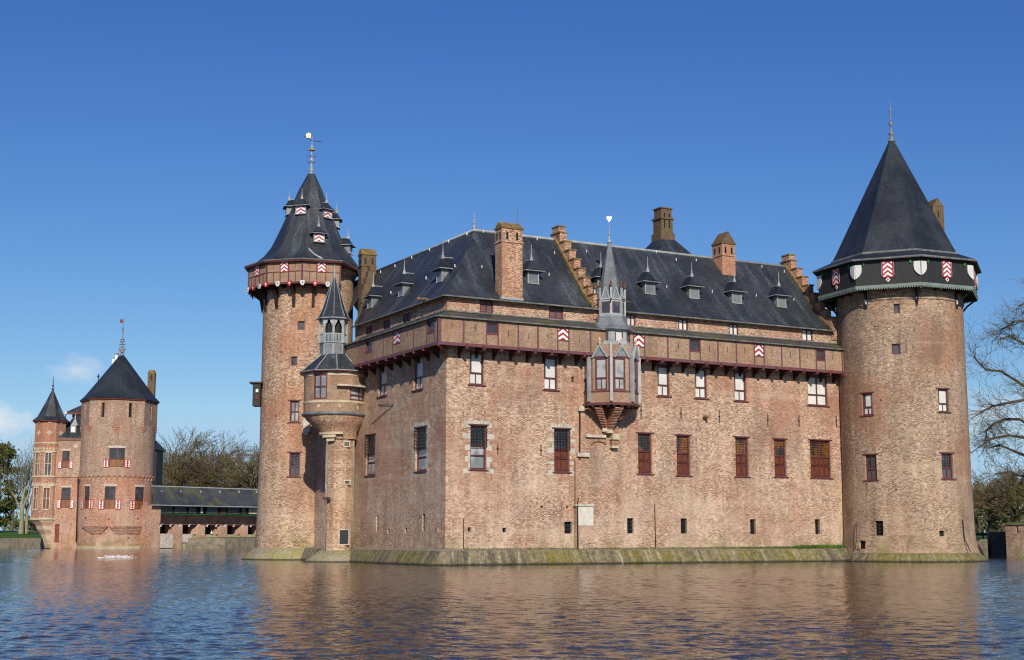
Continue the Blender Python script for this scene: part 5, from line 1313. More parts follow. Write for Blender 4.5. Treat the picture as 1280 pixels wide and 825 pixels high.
# shaft: half octagon down to the water ledge
ops = []; sv = []
FS = facets(tc2, 1.12, 8, radians(22.5 + 8))
b = MB('warm tower brick'); zsb, zst = .75, zb0 - 1.7
for S in FS: b.poly([S.pt(0, zsb), S.pt(S.L, zsb), S.pt(S.L, zst), S.pt(0, zst)], [(0, zsb), (S.L, zsb), (S.L, zst), (0, zst)])
b.build('shaft', tt)
Sf = max(FS, key=lambda S: -S.n.y + S.n.x * -.0)
def plate(box, mat, nm, o=.015, fr_=None):
    r = rect(Sf, *box); k = MB(mat); 
    if fr_: k.m = fr_; k.sbox(Sf, r[0] - .07, r[1] + .07, r[2] - .07, r[3] + .07, -.02, o); k.m = mat
    k.sq(Sf, *r, o + .01); k.build(nm, tt)
plate((424.5, 662.5, 435.5, 680), 'black board', 'door', .03, 'limestone'); plate((430.5, 552.5, 436.5, 557.5), 'blue glass', 'window', .03, 'cream stone'); plate((431, 601, 437, 604.5), 'blue glass', 'window', .03, 'cream stone')
for x in (408.3, 441.3):
    k = MB('path stone'); p = Sf.px(x, 600); k.tube([Sf.pt(p[0], zst - .2, .0), Sf.pt(p[0], .95, .0)], .06, 6); k.m = 'iron'; k.build('downpipe', tt)
k = MB('brown timber'); p = Sf.px(408.5, 623); k.sbox(Sf, p[0] - .3, p[0] + .25, p[1] - .08, p[1] + .08, -.1, .18); k.build('bracket', tt)
# footing of the turret
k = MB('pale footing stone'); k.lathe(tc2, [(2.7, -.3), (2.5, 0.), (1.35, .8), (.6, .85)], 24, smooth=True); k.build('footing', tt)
# skirt roof, lantern, spire
k = MB('slate'); zr0, zr1 = zY(462, Yt - 2.6), zY(443, Yt - 1)
prof_ = [(2.68, zr0), (2.5, zr0 + .12), (2.1, zr0 + .5), (1.55, zr0 + .95), (1.1, zr1 + .05)]
k.lathe(tc, prof_, 10, radians(10)); k.m = 'maroon paint'; k.lathe(tc, [(2.3, zr0 - .12), (2.66, zr0 - .08), (2.69, zr0)], 10, radians(10)); k.m = 'pale lead'; k.lathe(tc, [(2.69, zr0), (2.70, zr0 + .05), (2.64, zr0 + .06)], 10, radians(10))
for i in range(10):
    a = radians(10 + 36 * i); k.tube([Vector((tc[0] + sin(a) * r, tc[1] - cos(a) * r, z + .02)) for r, z in prof_], .035, 4)
k.build('skirt_roof', tt)
ln = (atY(416.5, 430, Yt).x, Yt); a8 = radians(8); rn = .98
zl0, zl1, zl2, zl3 = zY(444, Yt - 1), zY(427, Yt - 1), zY(416, Yt - 1), zY(396, Yt - 1)
k = MB('pale lead'); k.lathe(ln, [(rn, zl0 - .2), (rn, zl1 - .1)], 8, a8); k.lathe(ln, [(rn, zl1 - .1), (rn + .1, zl1 - .05), (rn + .1, zl1 + .03), (rn, zl1 + .05), (0, zl1 + .05)], 8, a8)
FL = facets(ln, rn, 8, a8)
for i, S in enumerate(FL):
    k.m = 'lead'; k.sbox(S, .08, S.L - .08, zl0, zl1 - .15, 0, .02); k.m = 'pale lead'
    k.sbox(S, -.06, .06, zl1, zl3, -.08, .05); k.sbox(S, S.L - .06, S.L + .06, zl1, zl3, -.08, .05); k.sbox(S, .06, S.L - .06, zl2 - .06, zl2 + .02, -.05, .04)
    nb = 5
    for q_ in range(nb): u = .09 + (S.L - .18) * (q_ + .5) / nb; k.sbox(S, u - .03, u + .03, zl1 + .05, zl2 - .06, -.03, .02)
    # trefoil head
    hh = zl3 - zl2; tp = zl3
    P = [(.06, tp), (.06, tp - .55), (.15, tp - .62), (.15, tp - .45), (.24, tp - .42), (.27, tp - .24), (S.L / 2, tp - .14), (S.L - .27, tp - .24), (S.L - .24, tp - .42), (S.L - .15, tp - .45), (S.L - .15, tp - .62), (S.L - .06, tp - .55), (S.L - .06, tp)]
    for q_ in range(len(P) - 1):
        x0, y0 = P[q_]; x1, y1 = P[q_ + 1]
        if x1 > x0: k.prism([S.pt(x0, y0, -.04), S.pt(x1, y1, -.04), S.pt(x1, tp, -.04), S.pt(x0, tp, -.04)], [S.pt(x0, y0, .03), S.pt(x1, y1, .03), S.pt(x1, tp, .03), S.pt(x0, tp, .03)])
k.m = 'dark timber'; k.lathe(ln, [(.62, zl1 + .06), (.62, zl3)], 8, a8); k.build('belfry', tt)  # dark core added in place of the shade inside the open belfry
k = MB('grey slate'); k.m = 'slate'; zA = zY(346, Yt); k.lathe(ln, [(rn + .28, zl3 - .05), (rn + .12, zl3 + .12), (.80, zl3 + .75), (.45, zl3 + 2.0), (.08, zA)], 8, a8); k.m = 'pale lead'; k.lathe(ln, [(rn - .05, zl3 - .06), (rn + .28, zl3 - .09), (rn + .31, zl3 - .03), (rn + .26, zl3)], 8, a8)
for i in range(8):
    a = a8 + pi / 4 * i; k.tube([Vector((ln[0] + sin(a) * r, ln[1] - cos(a) * r, z)) for r, z in ((rn + .13, zl3 + .13), (.81, zl3 + .76), (.46, zl3 + 2.0), (.09, zA))], .022, 4)
k.lathe(ln, [(.10, zA - .3), (.07, zA + .2), (.02, zY(331, Yt))], 6); k.build('spire', tt)
# small canopy over the drum's side window
k = MB('limestone'); z_ = zY(480.5); k.sbox(SD, SD.px(421, 482)[0], SD.px(457.5, 484)[0] , z_ - .12, z_, 0, .42); k.build('canopy', tt)
# ================================================================ GATEHOUSE GROUP (far left)
Yg = 210.5; TG = (atY(145.8, 600, Yg).x, Yg); rG = 5.5; yf = Yg - rG
gz = lambda y, Y=None: zz(y, Y or yf, 150)
def profG(z):
    za, zb_ = gz(668), gz(657)
    return 0 if z > zb_ else (-.12 * (zb_ - z) / (zb_ - za) if z > za else -.12)
SG = Round(TG, rG, profG)
gt_ = thing('gate_tower', 'wide round gatehouse tower of pinkish brick with pointed slate roof and red and white shutters', 'tower', TG)
ops = []; gw_ = []
for bx in ((136.4, 560, 156, 583.7), (130.6, 608, 144, 636), (168.8, 609, 180, 636.6), (105.2, 608, 111.5, 635.6)): TW(SG, ops, gw_, bx, 'gate')
zfr = gz(597); z5 = gz(531)
zv = [gz(668), gz(657)]
b = MB('gate brick'); wall(b, SG, -pi * rG, pi * rG, -.5, zfr, [o for o in ops if o[3] < zfr + .2], du=.6, zs=zv, depth=.2)
b.build('shaft', gt_)
b = MB('grey gate brick'); wall(b, SG, -pi * rG, pi * rG, zfr, z5 + .1, [o for o in ops if o[3] > zfr + .2], du=.6, depth=.2); b.build('shaft', gt_)
for S, r, k, kw in gw_: window(gt_, S, r, k, depth=.2, sill=False)
for (S, r, k, kw) in gw_:          # open shutters folded back beside each window
    w_ = .82 if r[1] - r[0] > 1 else .55; zs_m = r[2] + (r[3] - r[2]) * .40
    for a, c in ((r[0] - w_, r[0] - .02), (r[1] + .02, r[1] + w_)):
        b = MB('red paint'); b.sbox(SG, a, c, r[2] - .08, zs_m, .02, .08, 2); b.sq(SG, a + .09, c - .09, r[2] + .02, zs_m - .1, .086, m='white paint')
        um = (a + c) / 2
        for t_ in (0, 1, 2):
            zc_ = r[2] + .1 + (zs_m - r[2] - .2) * (t_ + .5) / 3; b.prism([SG.pt(um - .16, zc_ - .14 , .09), SG.pt(um + .04, zc_ - .02, .09), SG.pt(um - .16, zc_ + .1, .09)], [SG.pt(um - .16, zc_ - .14, .10), SG.pt(um + .04, zc_ - .02, .10), SG.pt(um - .16, zc_ + .1, .10)]); b.prism([SG.pt(um + .18, zc_ - .1, .09), SG.pt(um - .0, zc_ + .04, .09), SG.pt(um + .18, zc_ + .14, .09)], [SG.pt(um + .18, zc_ - .1, .10), SG.pt(um - .0, zc_ + .04, .10), SG.pt(um + .18, zc_ + .14, .10)])
        b.build('shutter', gt_)
b = MB('limestone')
for (S, r, k, kw) in gw_: b.sbox(SG, r[0] - .15, r[1] + .15, r[3] + .02, r[3] + .35, -.02, .03)
b.build('lintel', gt_)
# frieze of little arches
b = MB('red brick'); n = 44
for k in range(n):
    ua, ub = -pi * rG + 2 * pi * rG * k / n, -pi * rG + 2 * pi * rG * (k + 1) / n; um = (ua + ub) / 2
    P = [(ua, -.05), (ua + .1, .08), (um - .12, .2), (um, .23), (um + .12, .2), (ub - .1, .08), (ub, -.05), (ub, .10), (ub - .1, .24), (um, .38), (ua + .1, .24), (ua, .10)]
    for i in range(6):
        j = 11 - i; i2 = i + 1; j2 = 11 - i2 if i2 < 6 else 6
        q4 = [P[i], P[i2], P[(11 - i2) % 12 if i2 < 6 else 7], P[(12 - i) % 12 if i else 11]]
        b.prism([SG.pt(x, zfr + y, -.02) for x, y in q4], [SG.pt(x, zfr + y, .14) for x, y in q4])
    b.sbox(SG, ua - .07, ua + .07, zfr - .32, zfr + .02, -.02, .12, 1)
b.build('arch_frieze', gt_)
for (xa, xb) in ((104.5, 135), (137, 187)):      # tapering brick corbels over the foot of the tower
    b = MB('red brick')
    for k in range(6):
        yk = 657 + k * 1.9; ua, ub = SG.px(xa + k * 1.7, yk)[0], SG.px(xb - k * 1.7, yk)[0]; b.sbox(SG, ua, ub, gz(yk + 1.9) + .01, gz(yk), -.2, .42 - k * .07)
    b.build('corbel_band', gt_)
b = MB('weathered stone'); b.lathe(TG, [(rG + .05, -.4), (rG + .02, .35), (rG - .2, .42)], 30, smooth=True); b.build('footing', gt_)
b = MB('gate brick'); b.cbox((TG[0] - .3, TG[1] + 1.5), 5.9, 3.6, -.5, gz(648)); b.build('base', gt_)
b = MB('black board')
for x, y in ((136, 649), (172, 648.5), (107, 647.5), (160.5, 672)): u, z = SG.px(x, y); b.sbox(SG, u - .1, u + .1, z - .1, z + .1, -.02 + profG(z) * 0, .03, 1)
b.build('putlog_hole', gt_)
# octagonal head
O8 = facets(TG, rG + .12, 8, radians(11)); z6 = gz(500)
b = MB('grey gate brick'); ops8 = []
for S in O8:
    op = [(S.L / 2 - .24, S.L / 2 + .24, gz(521), gz(503))]; wall(b, S, 0, S.L, z5, z6, op, depth=.35)
    b.m = 'black board'; b.sq(S, *op[0], -.34); b.m = 'orange brick'; b.sbox(S, op[0][0] - .3, op[0][0] - .02, gz(521), gz(503), -.01, .01); b.sbox(S, op[0][1] + .02, op[0][1] + .3, gz(521), gz(503), -.01, .01); b.m = 'grey gate brick'
    for f_ in (.2, .5, .8): b.m = 'black board'; b.sbox(S, S.L * f_ - .13, S.L * f_ + .13, gz(500), gz(498.3), -.02, .01); b.m = 'grey gate brick'
b.m = 'red brick'
for v in ring(TG, rG + .02, 8, radians(11)):
    a = atan2(v.x - TG[0], -(v.y - TG[1])); o_ = Vector((sin(a), -cos(a), 0)); s_ = Vector((cos(a), sin(a), 0))
    for q_ in range(4): b.box(v - o_ * .5 - s_ * (.55 - q_ * .13) + UP * (z5 - .35 - q_ * .3), s_ * 2 * (.55 - q_ * .13), o_ * (.62 - q_ * .04), UP * .28)
b.lathe(TG, [(rG + .1, z5 - .1), (rG + .22, z5 - .08), (rG + .22, z5 + .06), (rG + .12, z5 + .1)], 8, radians(11))
b.build('head_storey', gt_)
b = MB('red timber'); b.lathe(TG, [(rG + .1, z6 - .02), (rG + .35, z6 + .12), (rG + .4, z6 + .30)], 8, radians(11)); b.build('eave', gt_)
zAg = gz(444, Yg); b = MB('slate'); b.m = 'dark slate'; b.lathe(TG, [(rG + .46, z6 + .29), (rG - .3, z6 + 1.05), (3.0, z6 + 3.9), (.55, zAg - .3), (.3, zAg)], 8, radians(11)); b.build('cone_roof', gt_)
b = MB('lead'); zf = gz(398, Yg); finial(b, TG, zAg - .2, zf, .22, 'lead'); b.m = 'gold'; b.lathe(TG, [(.45, gz(440, Yg)), (.2, gz(438, Yg)), (.12, gz(437, Yg))], 8); b.m = 'iron'
for k in range(5): zc_ = gz(437 - k * 3.2, Yg); hw = .55 - k * .06; b.tube([(TG[0] - hw, Yg, zc_), (TG[0] + hw, Yg, zc_)], .05, 4)
b.m = 'red timber'; b.cbox((TG[0] - .25, Yg), .25, .03, zf - .7, zf - .15); b.build('weather_vane', gt_)
b = MB('old chimney brick'); cc = atY(189.5, 480, Yg + 2); zc_ = gz(463, Yg + 2); b.cbox((cc.x, Yg + 2), .55, .7, z6 - 1, zc_ - .6, .15); b.m = 'mossy brick cap'; b.cbox((cc.x, Yg + 2), .6, .75, zc_ - .6, zc_ - .45, .15); b.prism([(cc.x - .5, Yg + 1.3, zc_ - .45), (cc.x + .5, Yg + 1.3, zc_ - .45), (cc.x + .5, Yg + 2.7, zc_ - .45), (cc.x - .5, Yg + 2.7, zc_ - .45)], [(cc.x - .3, Yg + 1.4, zc_), (cc.x + .3, Yg + 1.4, zc_), (cc.x + .3, Yg + 2.6, zc_), (cc.x - .3, Yg + 2.6, zc_)]); b.m = 'black board'; b.cbox((cc.x + .1, Yg + 1.28), .12, .03, zc_ - 1.6, zc_ - .7); b.build('chimney', gt_)
b = MB('dark timber'); u = SG.px(102.8, 640)[0]; b.tube([SG.pt(-rG * 1.02, gz(597), .25), SG.pt(-rG * 1.02, 1, .25)], .09, 6); b.cbox((SG.pt(-rG * 1.02, 0, .25).x, SG.pt(-rG * 1.02, 0, .25).y), .22, .2, gz(602), gz(598)); b.build('downpipe', gt_)
# dark annex and its roof on the right-hand side of the tower
b = MB('dark timber'); p = atY(199, 570, Yg + 3); b.cbox((p.x - 1.0, Yg + 3), 1.1, 2, gz(606, Yg), gz(562, Yg)); b.m = 'dark slate'
b.prism([(p.x - 2.2, Yg + .6, gz(562, Yg)), (p.x + .5, Yg + .6, gz(562, Yg)), (p.x + .5, Yg + 5.4, gz(562, Yg)), (p.x - 2.2, Yg + 5.4, gz(562, Yg))], [(p.x - 2, Yg + 2.4, gz(549, Yg)), (p.x - .6, Yg + 2.4, gz(549, Yg)), (p.x - .6, Yg + 3.4, gz(549, Yg)), (p.x - 2, Yg + 3.4, gz(549, Yg))])
b.m = 'white paint'; b.cbox((p.x - .9, Yg + .95), .3, .04, gz(580, Yg), gz(571, Yg)); b.build('annex', gt_)
fn = MB('iron'); p = atY(123.5, 460, Yg + 6); fn.tube([(p.x, Yg + 6, gz(480, Yg)), (p.x, Yg + 6, gz(461.5, Yg))], .06, 4); fn.ball((p.x, Yg + 6, gz(465, Yg)), .2, 6); fn.build('finial', gt_)
b = MB('white paint'); p = atY(143.5, 445, Yg + 3); b.cbox((p.x + .3, Yg + 3), .2, .2, gz(452, Yg), gz(440, Yg)); b.m = 'lead'; b.cbox((p.x + .3, Yg + 3), .3, .3, gz(440, Yg), gz(438.5, Yg)); b.m = 'white paint'; b.cbox((p.x - .15, Yg + 3), .2, .2, gz(453, Yg), gz(446, Yg)); b.build('chimney', gt_)

# ---- gatehouse wing
Yw = 208.; a_, c_ = atY(63, 684, Yw), atY(103.5, 684, Yw + .3)
SW = flat_between((a_.x, a_.y), (c_.x, c_.y)); wz = lambda y: zz(y, Yw, 80)
wg = thing('gatehouse', 'gatehouse wing with steep slate roof between the wide round tower and the slender stair turret', 'gatehouse', (a_.x, a_.y))
ops = []; ww = []
for bx in ((77.6, 563.5, 86.8, 585.2), (76.4, 609.5, 88, 634.8)): TW(SW, ops, ww, bx, 'gate')
rdo = rect(SW, 68.5, 655.5, 74, 678); rs = rect(SW, 88.5, 655, 90, 665)
zsp = wz(597.5)
b = MB('gate brick'); wall(b, SW, 0, SW.L, -.5, zsp, [ops[1], rdo, rs], depth=.3); 
for u in (0, SW.L): b.poly([SW.pt(u, -.5), SW.pt(u, -.5, -9), SW.pt(u, wz(548), -9), SW.pt(u, wz(548))])
b.poly([SW.pt(0, -.5, -9), SW.pt(SW.L, -.5, -9), SW.pt(SW.L, wz(548), -9), SW.pt(0, wz(548), -9)])
b.build('wall', wg)
b = MB('grey gate brick'); wall(b, SW, 0, SW.L, zsp, wz(548.5), [ops[0]], depth=.3); b.build('wall', wg)
for S, r, k, kw in ww: window(wg, S, r, k, depth=.2, sill=False)
for (S, r, k, kw) in ww:
    for a, c in ((r[0] - .55, r[0] - .02), (r[1] + .02, r[1] + .55)):
        zs_m = r[2] + (r[3] - r[2]) * .42; b = MB('red paint'); b.sbox(SW, a, c, r[2] - .08, zs_m, .02, .08); b.sq(SW, a + .08, c - .08, r[2] + .02, zs_m - .1, .086, m='white paint'); um = (a + c) / 2
        for t_ in (0, 1, 2): zc_ = r[2] + .1 + (zs_m - r[2] - .2) * (t_ + .5) / 3; b.sbox(SW, um - .1 + .06 * (t_ % 2), um + .04 + .06 * (t_ % 2), zc_ - .1, zc_ + .08, .087, .095)
        b.build('shutter', wg)
b = MB('red timber'); b.sq(SW, *rdo, -.28); b.build('door', wg); b = MB('black board'); b.sq(SW, *rs, -.28); b.build('arrow_slit', wg)
b = MB('limestone'); b.sbox(SW, ops[0][0] - .15, ops[0][1] + .15, ops[0][3] + .02, ops[0][3] + .3, -.02, .03); b.sbox(SW, ops[1][0] - .15, ops[1][1] + .15, ops[1][3] + .02, ops[1][3] + .3, -.02, .03)
u, z = SW.px(94.8, 557.5); P = [(cos(i * pi / 5) * .3, sin(i * pi / 5) * .3) for i in range(10)]; b.prism([SW.pt(u + x, z + y, 0) for x, y in P], [SW.pt(u + x, z + y, .05) for x, y in P]); b.build('lintel', wg)
b = MB('red brick'); n = 12
for k in range(n): u0 = SW.L * k / n; b.sbox(SW, u0 + .02, u0 + .12, zsp - .3, zsp, 0, .1); b.sbox(SW, u0, u0 + SW.L / n, zsp + .08, zsp + .24, 0, .12)
b.sbox(SW, -.2, SW.L, wz(549.5), wz(547.5), 0, .3); b.build('arch_frieze', wg)
b = MB('slate'); ze, zr = wz(548.3), zz(519, Yw + 4.5, 90); uq = lambda x, o, y: SW.px(x, y, o)[0]
ra, rb_ = uq(94, -4.5, 523), SW.L + 3
b.poly([SW.pt(-.1, ze, .35), SW.pt(SW.L, ze, .35), SW.pt(rb_, zr, -4.5), SW.pt(ra, zr, -4.5)]); b.poly([SW.pt(-.1, ze, .35), SW.pt(ra, zr, -4.5), SW.pt(-.1, ze, -9.3)]); b.poly([SW.pt(-.1, ze, -9.3), SW.pt(SW.L, ze, -9.3), SW.pt(rb_, zr, -4.5), SW.pt(ra, zr, -4.5)]); 
b.build('roof', wg)
b = MB('lead'); p = SW.pt(uq(94.5, -2, 536), wz(537.5), -1.6); b.cbox((p.x, p.y), .45, .8, p.z - .5, p.z + .8); b.m = 'white paint'; b.cbox((p.x, p.y - .82), .3, .02, p.z - .2, p.z + .6); b.m = 'pale lead'; b.lathe((p.x, p.y), [(.7, p.z + .8), (.15, p.z + 1.7), (.04, p.z + 2.6)], 4, pi / 4); b.build('dormer', wg)
b = MB('iron'); p = SW.pt(uq(81.5, -3, 530), 0, -3); b.tube([(p.x, p.y, zz(530, p.y)), (p.x, p.y, zz(517, p.y))], .07, 4); b.m = 'white paint'; b.ball((p.x, p.y, zz(516.5, p.y)), .24, 6); b.build('finial', wg)
# higher rear roof
Yr = 218.; b = MB('gate brick'); p0, p1 = atY(90, 525, Yr), atY(125, 525, Yr); b.box((p0.x, Yr, 5), (p1.x - p0.x, 0, 0), (0, 6, 0), (0, 0, zz(516, Yr) - 5)); b.build('rear_storey', wg)
b = MB('slate'); x0, x1 = p0.x - .9, p1.x; ze = zz(516, Yr); b.poly([(x0, Yr - .8, ze), (x1, Yr - .8, ze), (x1, Yr + 3, zz(490, Yr)), (x0 + 4, Yr + 3, zz(496, Yr))]); b.poly([(x0, Yr - .8, ze), (x0 + 4, Yr + 3, zz(496, Yr)), (x0, Yr + 7, ze)]); b.m = 'red timber'; b.box((x0, Yr - .85, ze - .3), (x1 - x0, 0, 0), (0, .3, 0), (0, 0, .28)); b.build('rear_roof', wg)

# ---- stair turret
Ys = 209.5; TS = (atY(60.5, 600, Ys).x, Ys); rS = 2.38; sz = lambda y: zz(y, Ys - rS, 60)
stt = thing('stair_turret', 'slender eight sided brick stair turret with white stone windows at the far left', 'turret', TS)
A8 = radians(22.5 + 14); FSs = facets(TS, rS, 8, A8); cfs = facets(TS, rS + .03, 8, A8)
b = MB('red brick')
for S in FSs:
    st_ = MB('cream stone'); gl = MB('blue glass'); L = S.L; op = []
    for (ya, yb) in ((594, 566), (636, 610)): op.append((L * .5 - .42, L * .5 + .42, sz(ya), sz(yb)))
    wall(b, S, 0, L, sz(648), sz(527), op, depth=.2)
    for i, r in enumerate(op):
        st_.sbox(S, r[0] - .12, r[0], r[2] - .1, r[3] + .3, -.05, .05); st_.sbox(S, r[1], r[1] + .12, r[2] - .1, r[3] + .3, -.05, .05); st_.sbox(S, r[0], r[1], r[2] - .18, r[2], -.05, .08); st_.sbox(S, r[0], r[1], r[3], r[3] + .35, -.05, .05)
        st_.sbox(S, L / 2 - .05, L / 2 + .05, r[2], r[3], -.15, -.03); st_.sbox(S, r[0], r[1], r[2] + (r[3] - r[2]) * .5, r[2] + (r[3] - r[2]) * .5 + .1, -.15, -.02)
        gl.sq(S, r[0], r[1], r[2], r[3], -.18, m='shutter wood' if i == 1 else 'blue glass')
        n = 4
        for k in range(n): u0 = L * (k + .5) / n; z_ = r[3] + .5; st_.prism([S.pt(u0 - .2, z_, -.02), S.pt(u0 + .2, z_, -.02), S.pt(u0, z_ + .45, -.02)], [S.pt(u0 - .2, z_, .06), S.pt(u0 + .2, z_, .06), S.pt(u0, z_ + .45, .06)])
    for yq in (553.5, 595.5, 606.5, 648, 564): st_.sbox(S, -.02, L + .02, sz(yq) - .1, sz(yq) + .12, -.02, .09)
    for (dx, dz) in ((0, .2), (0, -.2), (.2, 0), (-.2, 0)):
        zc_ = sz(540.5); P = [(cos(i * pi / 3) * .17, sin(i * pi / 3) * .17) for i in range(6)]; st_.prism([S.pt(L / 2 + dx + x, zc_ + dz + y, 0) for x, y in P], [S.pt(L / 2 + dx + x, zc_ + dz + y, .05) for x, y in P])
    for k in range(7): u0 = L * (k + .5) / 7; st_.sbox(S, u0 - .07, u0 + .07, sz(650), sz(648), -.02, .12)
    st_.sbox(S, L / 2 - .25, L / 2 + .25, sz(528.5), sz(527), 0, .12)
    st_.build('stone_tracery', stt); gl.build('window', stt)
b.build('shaft', stt)
b = MB('red brick'); ctr = Vector((TS[0] + .9, TS[1] + .4, 0)); R_ = [(rS, 648), (rS - .15, 652), (rS - .45, 657), (rS - .6, 662), (rS - .95, 668), (rS - 1.2, 676), (rS - 1.3, 685)]
for i, ((r0, y0), (r1, y1)) in enumerate(zip(R_, R_[1:])):
    b.m = 'cream stone' if i in (0, 2, 4) else 'gate brick'; f0, f1 = i / 6, (i + 1) / 6
    c0_, c1_ = (TS[0] + .9 * f0, TS[1] + .4 * f0), (TS[0] + .9 * f1, TS[1] + .4 * f1)
    A, B = ring(c0_, r0, 8, A8), ring(c1_, r1, 8, A8)
    for k in range(8): j = (k + 1) % 8; b.poly([A[k] + UP * sz(y0), A[j] + UP * sz(y0), B[j] + UP * sz(y1), B[k] + UP * sz(y1)])
b.build('corbelling', stt)
b = MB('red timber'); b.lathe(TS, [(rS, sz(527.5)), (rS + .4, sz(526.5)), (rS + .45, sz(525))], 8, A8); b.build('eave', stt)
b = MB('slate'); b.lathe(TS, [(rS + .5, sz(525.2)), (rS - .25, sz(520)), (1.1, sz(503)), (.15, zz(488, Ys))], 8, A8); b.build('cone_roof', stt)
b = MB('iron'); finial(b, TS, zz(490, Ys), zz(470, Ys), .13, 'iron'); b.build('finial', stt)

# ================================================================ COVERED BRIDGE
a_, c_ = atY(190, 685.2, 207.5), atY(345, 683.4, 226); SB = flat_between((a_.x, a_.y), (c_.x, c_.y))
br = thing('covered_bridge', 'long low covered bridge with mossy slate roof and brick piers between gatehouse and castle', 'bridge', (a_.x, a_.y))
bu = lambda x, y, o=0: SB.px(x, y, o); L0, L1 = bu(196, 650)[0], SB.L
zz1, zz2, zz3, zz4, zz5 = bu(260, 633)[1], bu(260, 643.5)[1], bu(260, 655)[1], bu(260, 668)[1], 0
b = MB('gate brick'); b.sbox(SB, bu(184, 650)[0], bu(200.5, 650)[0], -.4, bu(195, 632)[1], -3, .0); b.build('end_wall', br)
b = MB('weathered stone'); b.sbox(SB, bu(200.5, 680)[0], L1, -.4, zz4, -3.5, -.35)
b.build('parapet_wall', br)
b = MB('red timber'); b.m = 'brown timber'; b.sbox(SB, bu(200.5, 680)[0], L1, zz4, zz3, -2.6, -2.4); b.build('shade_panel', br)  # dark back panel added to paint the shade behind the openings between piers
for (x0, x1) in ((217.7, 227.7), (246.5, 256), (274.3, 283.5), (301.3, 309.5), (326, 334)):
    b = MB('gate brick'); u0, u1 = bu(x0, 668)[0], bu(x1, 668)[0]; b.sbox(SB, u0, u1, -.4, zz3 - .05, -3, .05)
    # sloping shoulder
    b.prism([SB.pt(u0 - .6, zz4, -.1), SB.pt(u0, zz4, -.1), SB.pt(u0, zz3 - .25, -.1)], [SB.pt(u0 - .6, zz4, -1), SB.pt(u0, zz4, -1), SB.pt(u0, zz3 - .25, -1)])
    b.build('pier', br)
b = MB('limestone'); u0 = bu(200.5, 680)[0]; b.sbox(SB, u0, bu(216.5, 680)[0], .1, zz4 + .1, -.3, -.1); b.sbox(SB, u0 + 3.8, bu(240, 680)[0], .9, zz4 + .06, -.3, -.12); b.build('stone_parapet', br)
b = MB('brown timber'); b.sbox(SB, bu(200.5, 650)[0], L1, zz3, zz2, -3, -.05); b.build('side_boarding', br)
b = MB('green paint'); b.sbox(SB, bu(200.5, 650)[0], L1, zz2, zz2 + .07, -.15, .05); b.build('rail', br)
b = MB('purple beam'); b.sbox(SB, bu(199, 650)[0], L1, zz3 - .18, zz3 - .02, -.2, .05); b.m = 'white paint'
k_ = bu(201, 650)[0]
while k_ < L1: b.sbox(SB, k_, k_ + .35, zz3 - .12, zz3 - .06, .05, .1); b.sbox(SB, k_ - .1, k_ + .1, zz3 - .42, zz3 - .2, .0, .12); k_ += 1.72
b.build('beam', br)
zse = zz1 + .1
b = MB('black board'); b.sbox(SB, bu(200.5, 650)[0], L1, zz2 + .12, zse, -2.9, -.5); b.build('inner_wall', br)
xx = 202.5; cols = ['grey leaded glass', 'grey leaded glass', 'grey leaded glass', 'blind glass', 'grey leaded glass', 'dark glass', 'grey leaded glass', 'dark glass', 'orange wood']
for (x0, x1, mt) in ((202.5, 217.5, 'pale leaded glass'), (219.5, 234.5, 'pale leaded glass'), (237, 247, 'pale leaded glass'), (252, 255, 'blind glass'), (259.5, 274.5, 'pale leaded glass'), (277, 284, 'shutter wood'), (286, 301, 'pale leaded glass'), (303.5, 309.5, 'dark glass'), (312, 323, 'cream stone'), (325, 340, 'grey leaded glass')):
    u0, u1 = bu(x0, 638)[0], bu(x1, 638)[0]; b = MB('dark timber'); f_ = .09
    b.sbox(SB, u0 - f_, u0, zz2 + .12, zse, -.4, -.2); b.sbox(SB, u1, u1 + f_, zz2 + .12, zse, -.4, -.2); b.sbox(SB, u0, u1, zse - .14, zse, -.4, -.2); b.sbox(SB, u0, u1, zz2 + .12, zz2 + .25, -.4, -.2)
    b.sq(SB, u0, u1, zz2 + .2, zse - .1, -.33, m=mt); b.build('window', br)
b = MB('mossy slate'); zrb = zz(609, 212, 250); 
P = [(.55, zse + .02), (-.2, zse + .75), (-2.2, zrb)]; ys0, ys1 = bu(185, 630)[0], L1
ua = [ys0, ys0 + 1.0, ys0 + 2.2]
P = [(.75, bu(240, 632.5, .75)[1]), (-.2, bu(240, 626, -.2)[1]), (-2.4, bu(240, 609.5, -2.4)[1])]
for i in range(2): b.poly([SB.pt(ua[i], P[i][1], P[i][0]), SB.pt(ys1, P[i][1], P[i][0]), SB.pt(ys1, P[i + 1][1], P[i + 1][0]), SB.pt(ua[i + 1], P[i + 1][1], P[i + 1][0])]); 
for i in range(2): b.poly([SB.pt(ua[i], P[i][1], -4.8 - P[i][0]), SB.pt(ys1, P[i][1], -4.8 - P[i][0]), SB.pt(ys1, P[i + 1][1], -4.8 - P[i + 1][0]), SB.pt(ua[i + 1], P[i + 1][1], -4.8 - P[i + 1][0])])
b.m = 'pale lead'; b.tube([SB.pt(ua[2], P[2][1], -2.4), SB.pt(ys1, P[2][1], -2.4)], .13, 4); b.tube([SB.pt(ua[0], P[0][1], .75), SB.pt(ys1, P[0][1], .75)], .09, 4)
b.build('roof', br)
b = MB('pale lead')
for x in (201, 225, 250, 274, 298, 320): u, z = bu(x, 614, -1.8); b.sbox(SB, u - .08, u + .08, z - .3, z + .1, -1.75, -1.55)
b.build('snow_hook', br)
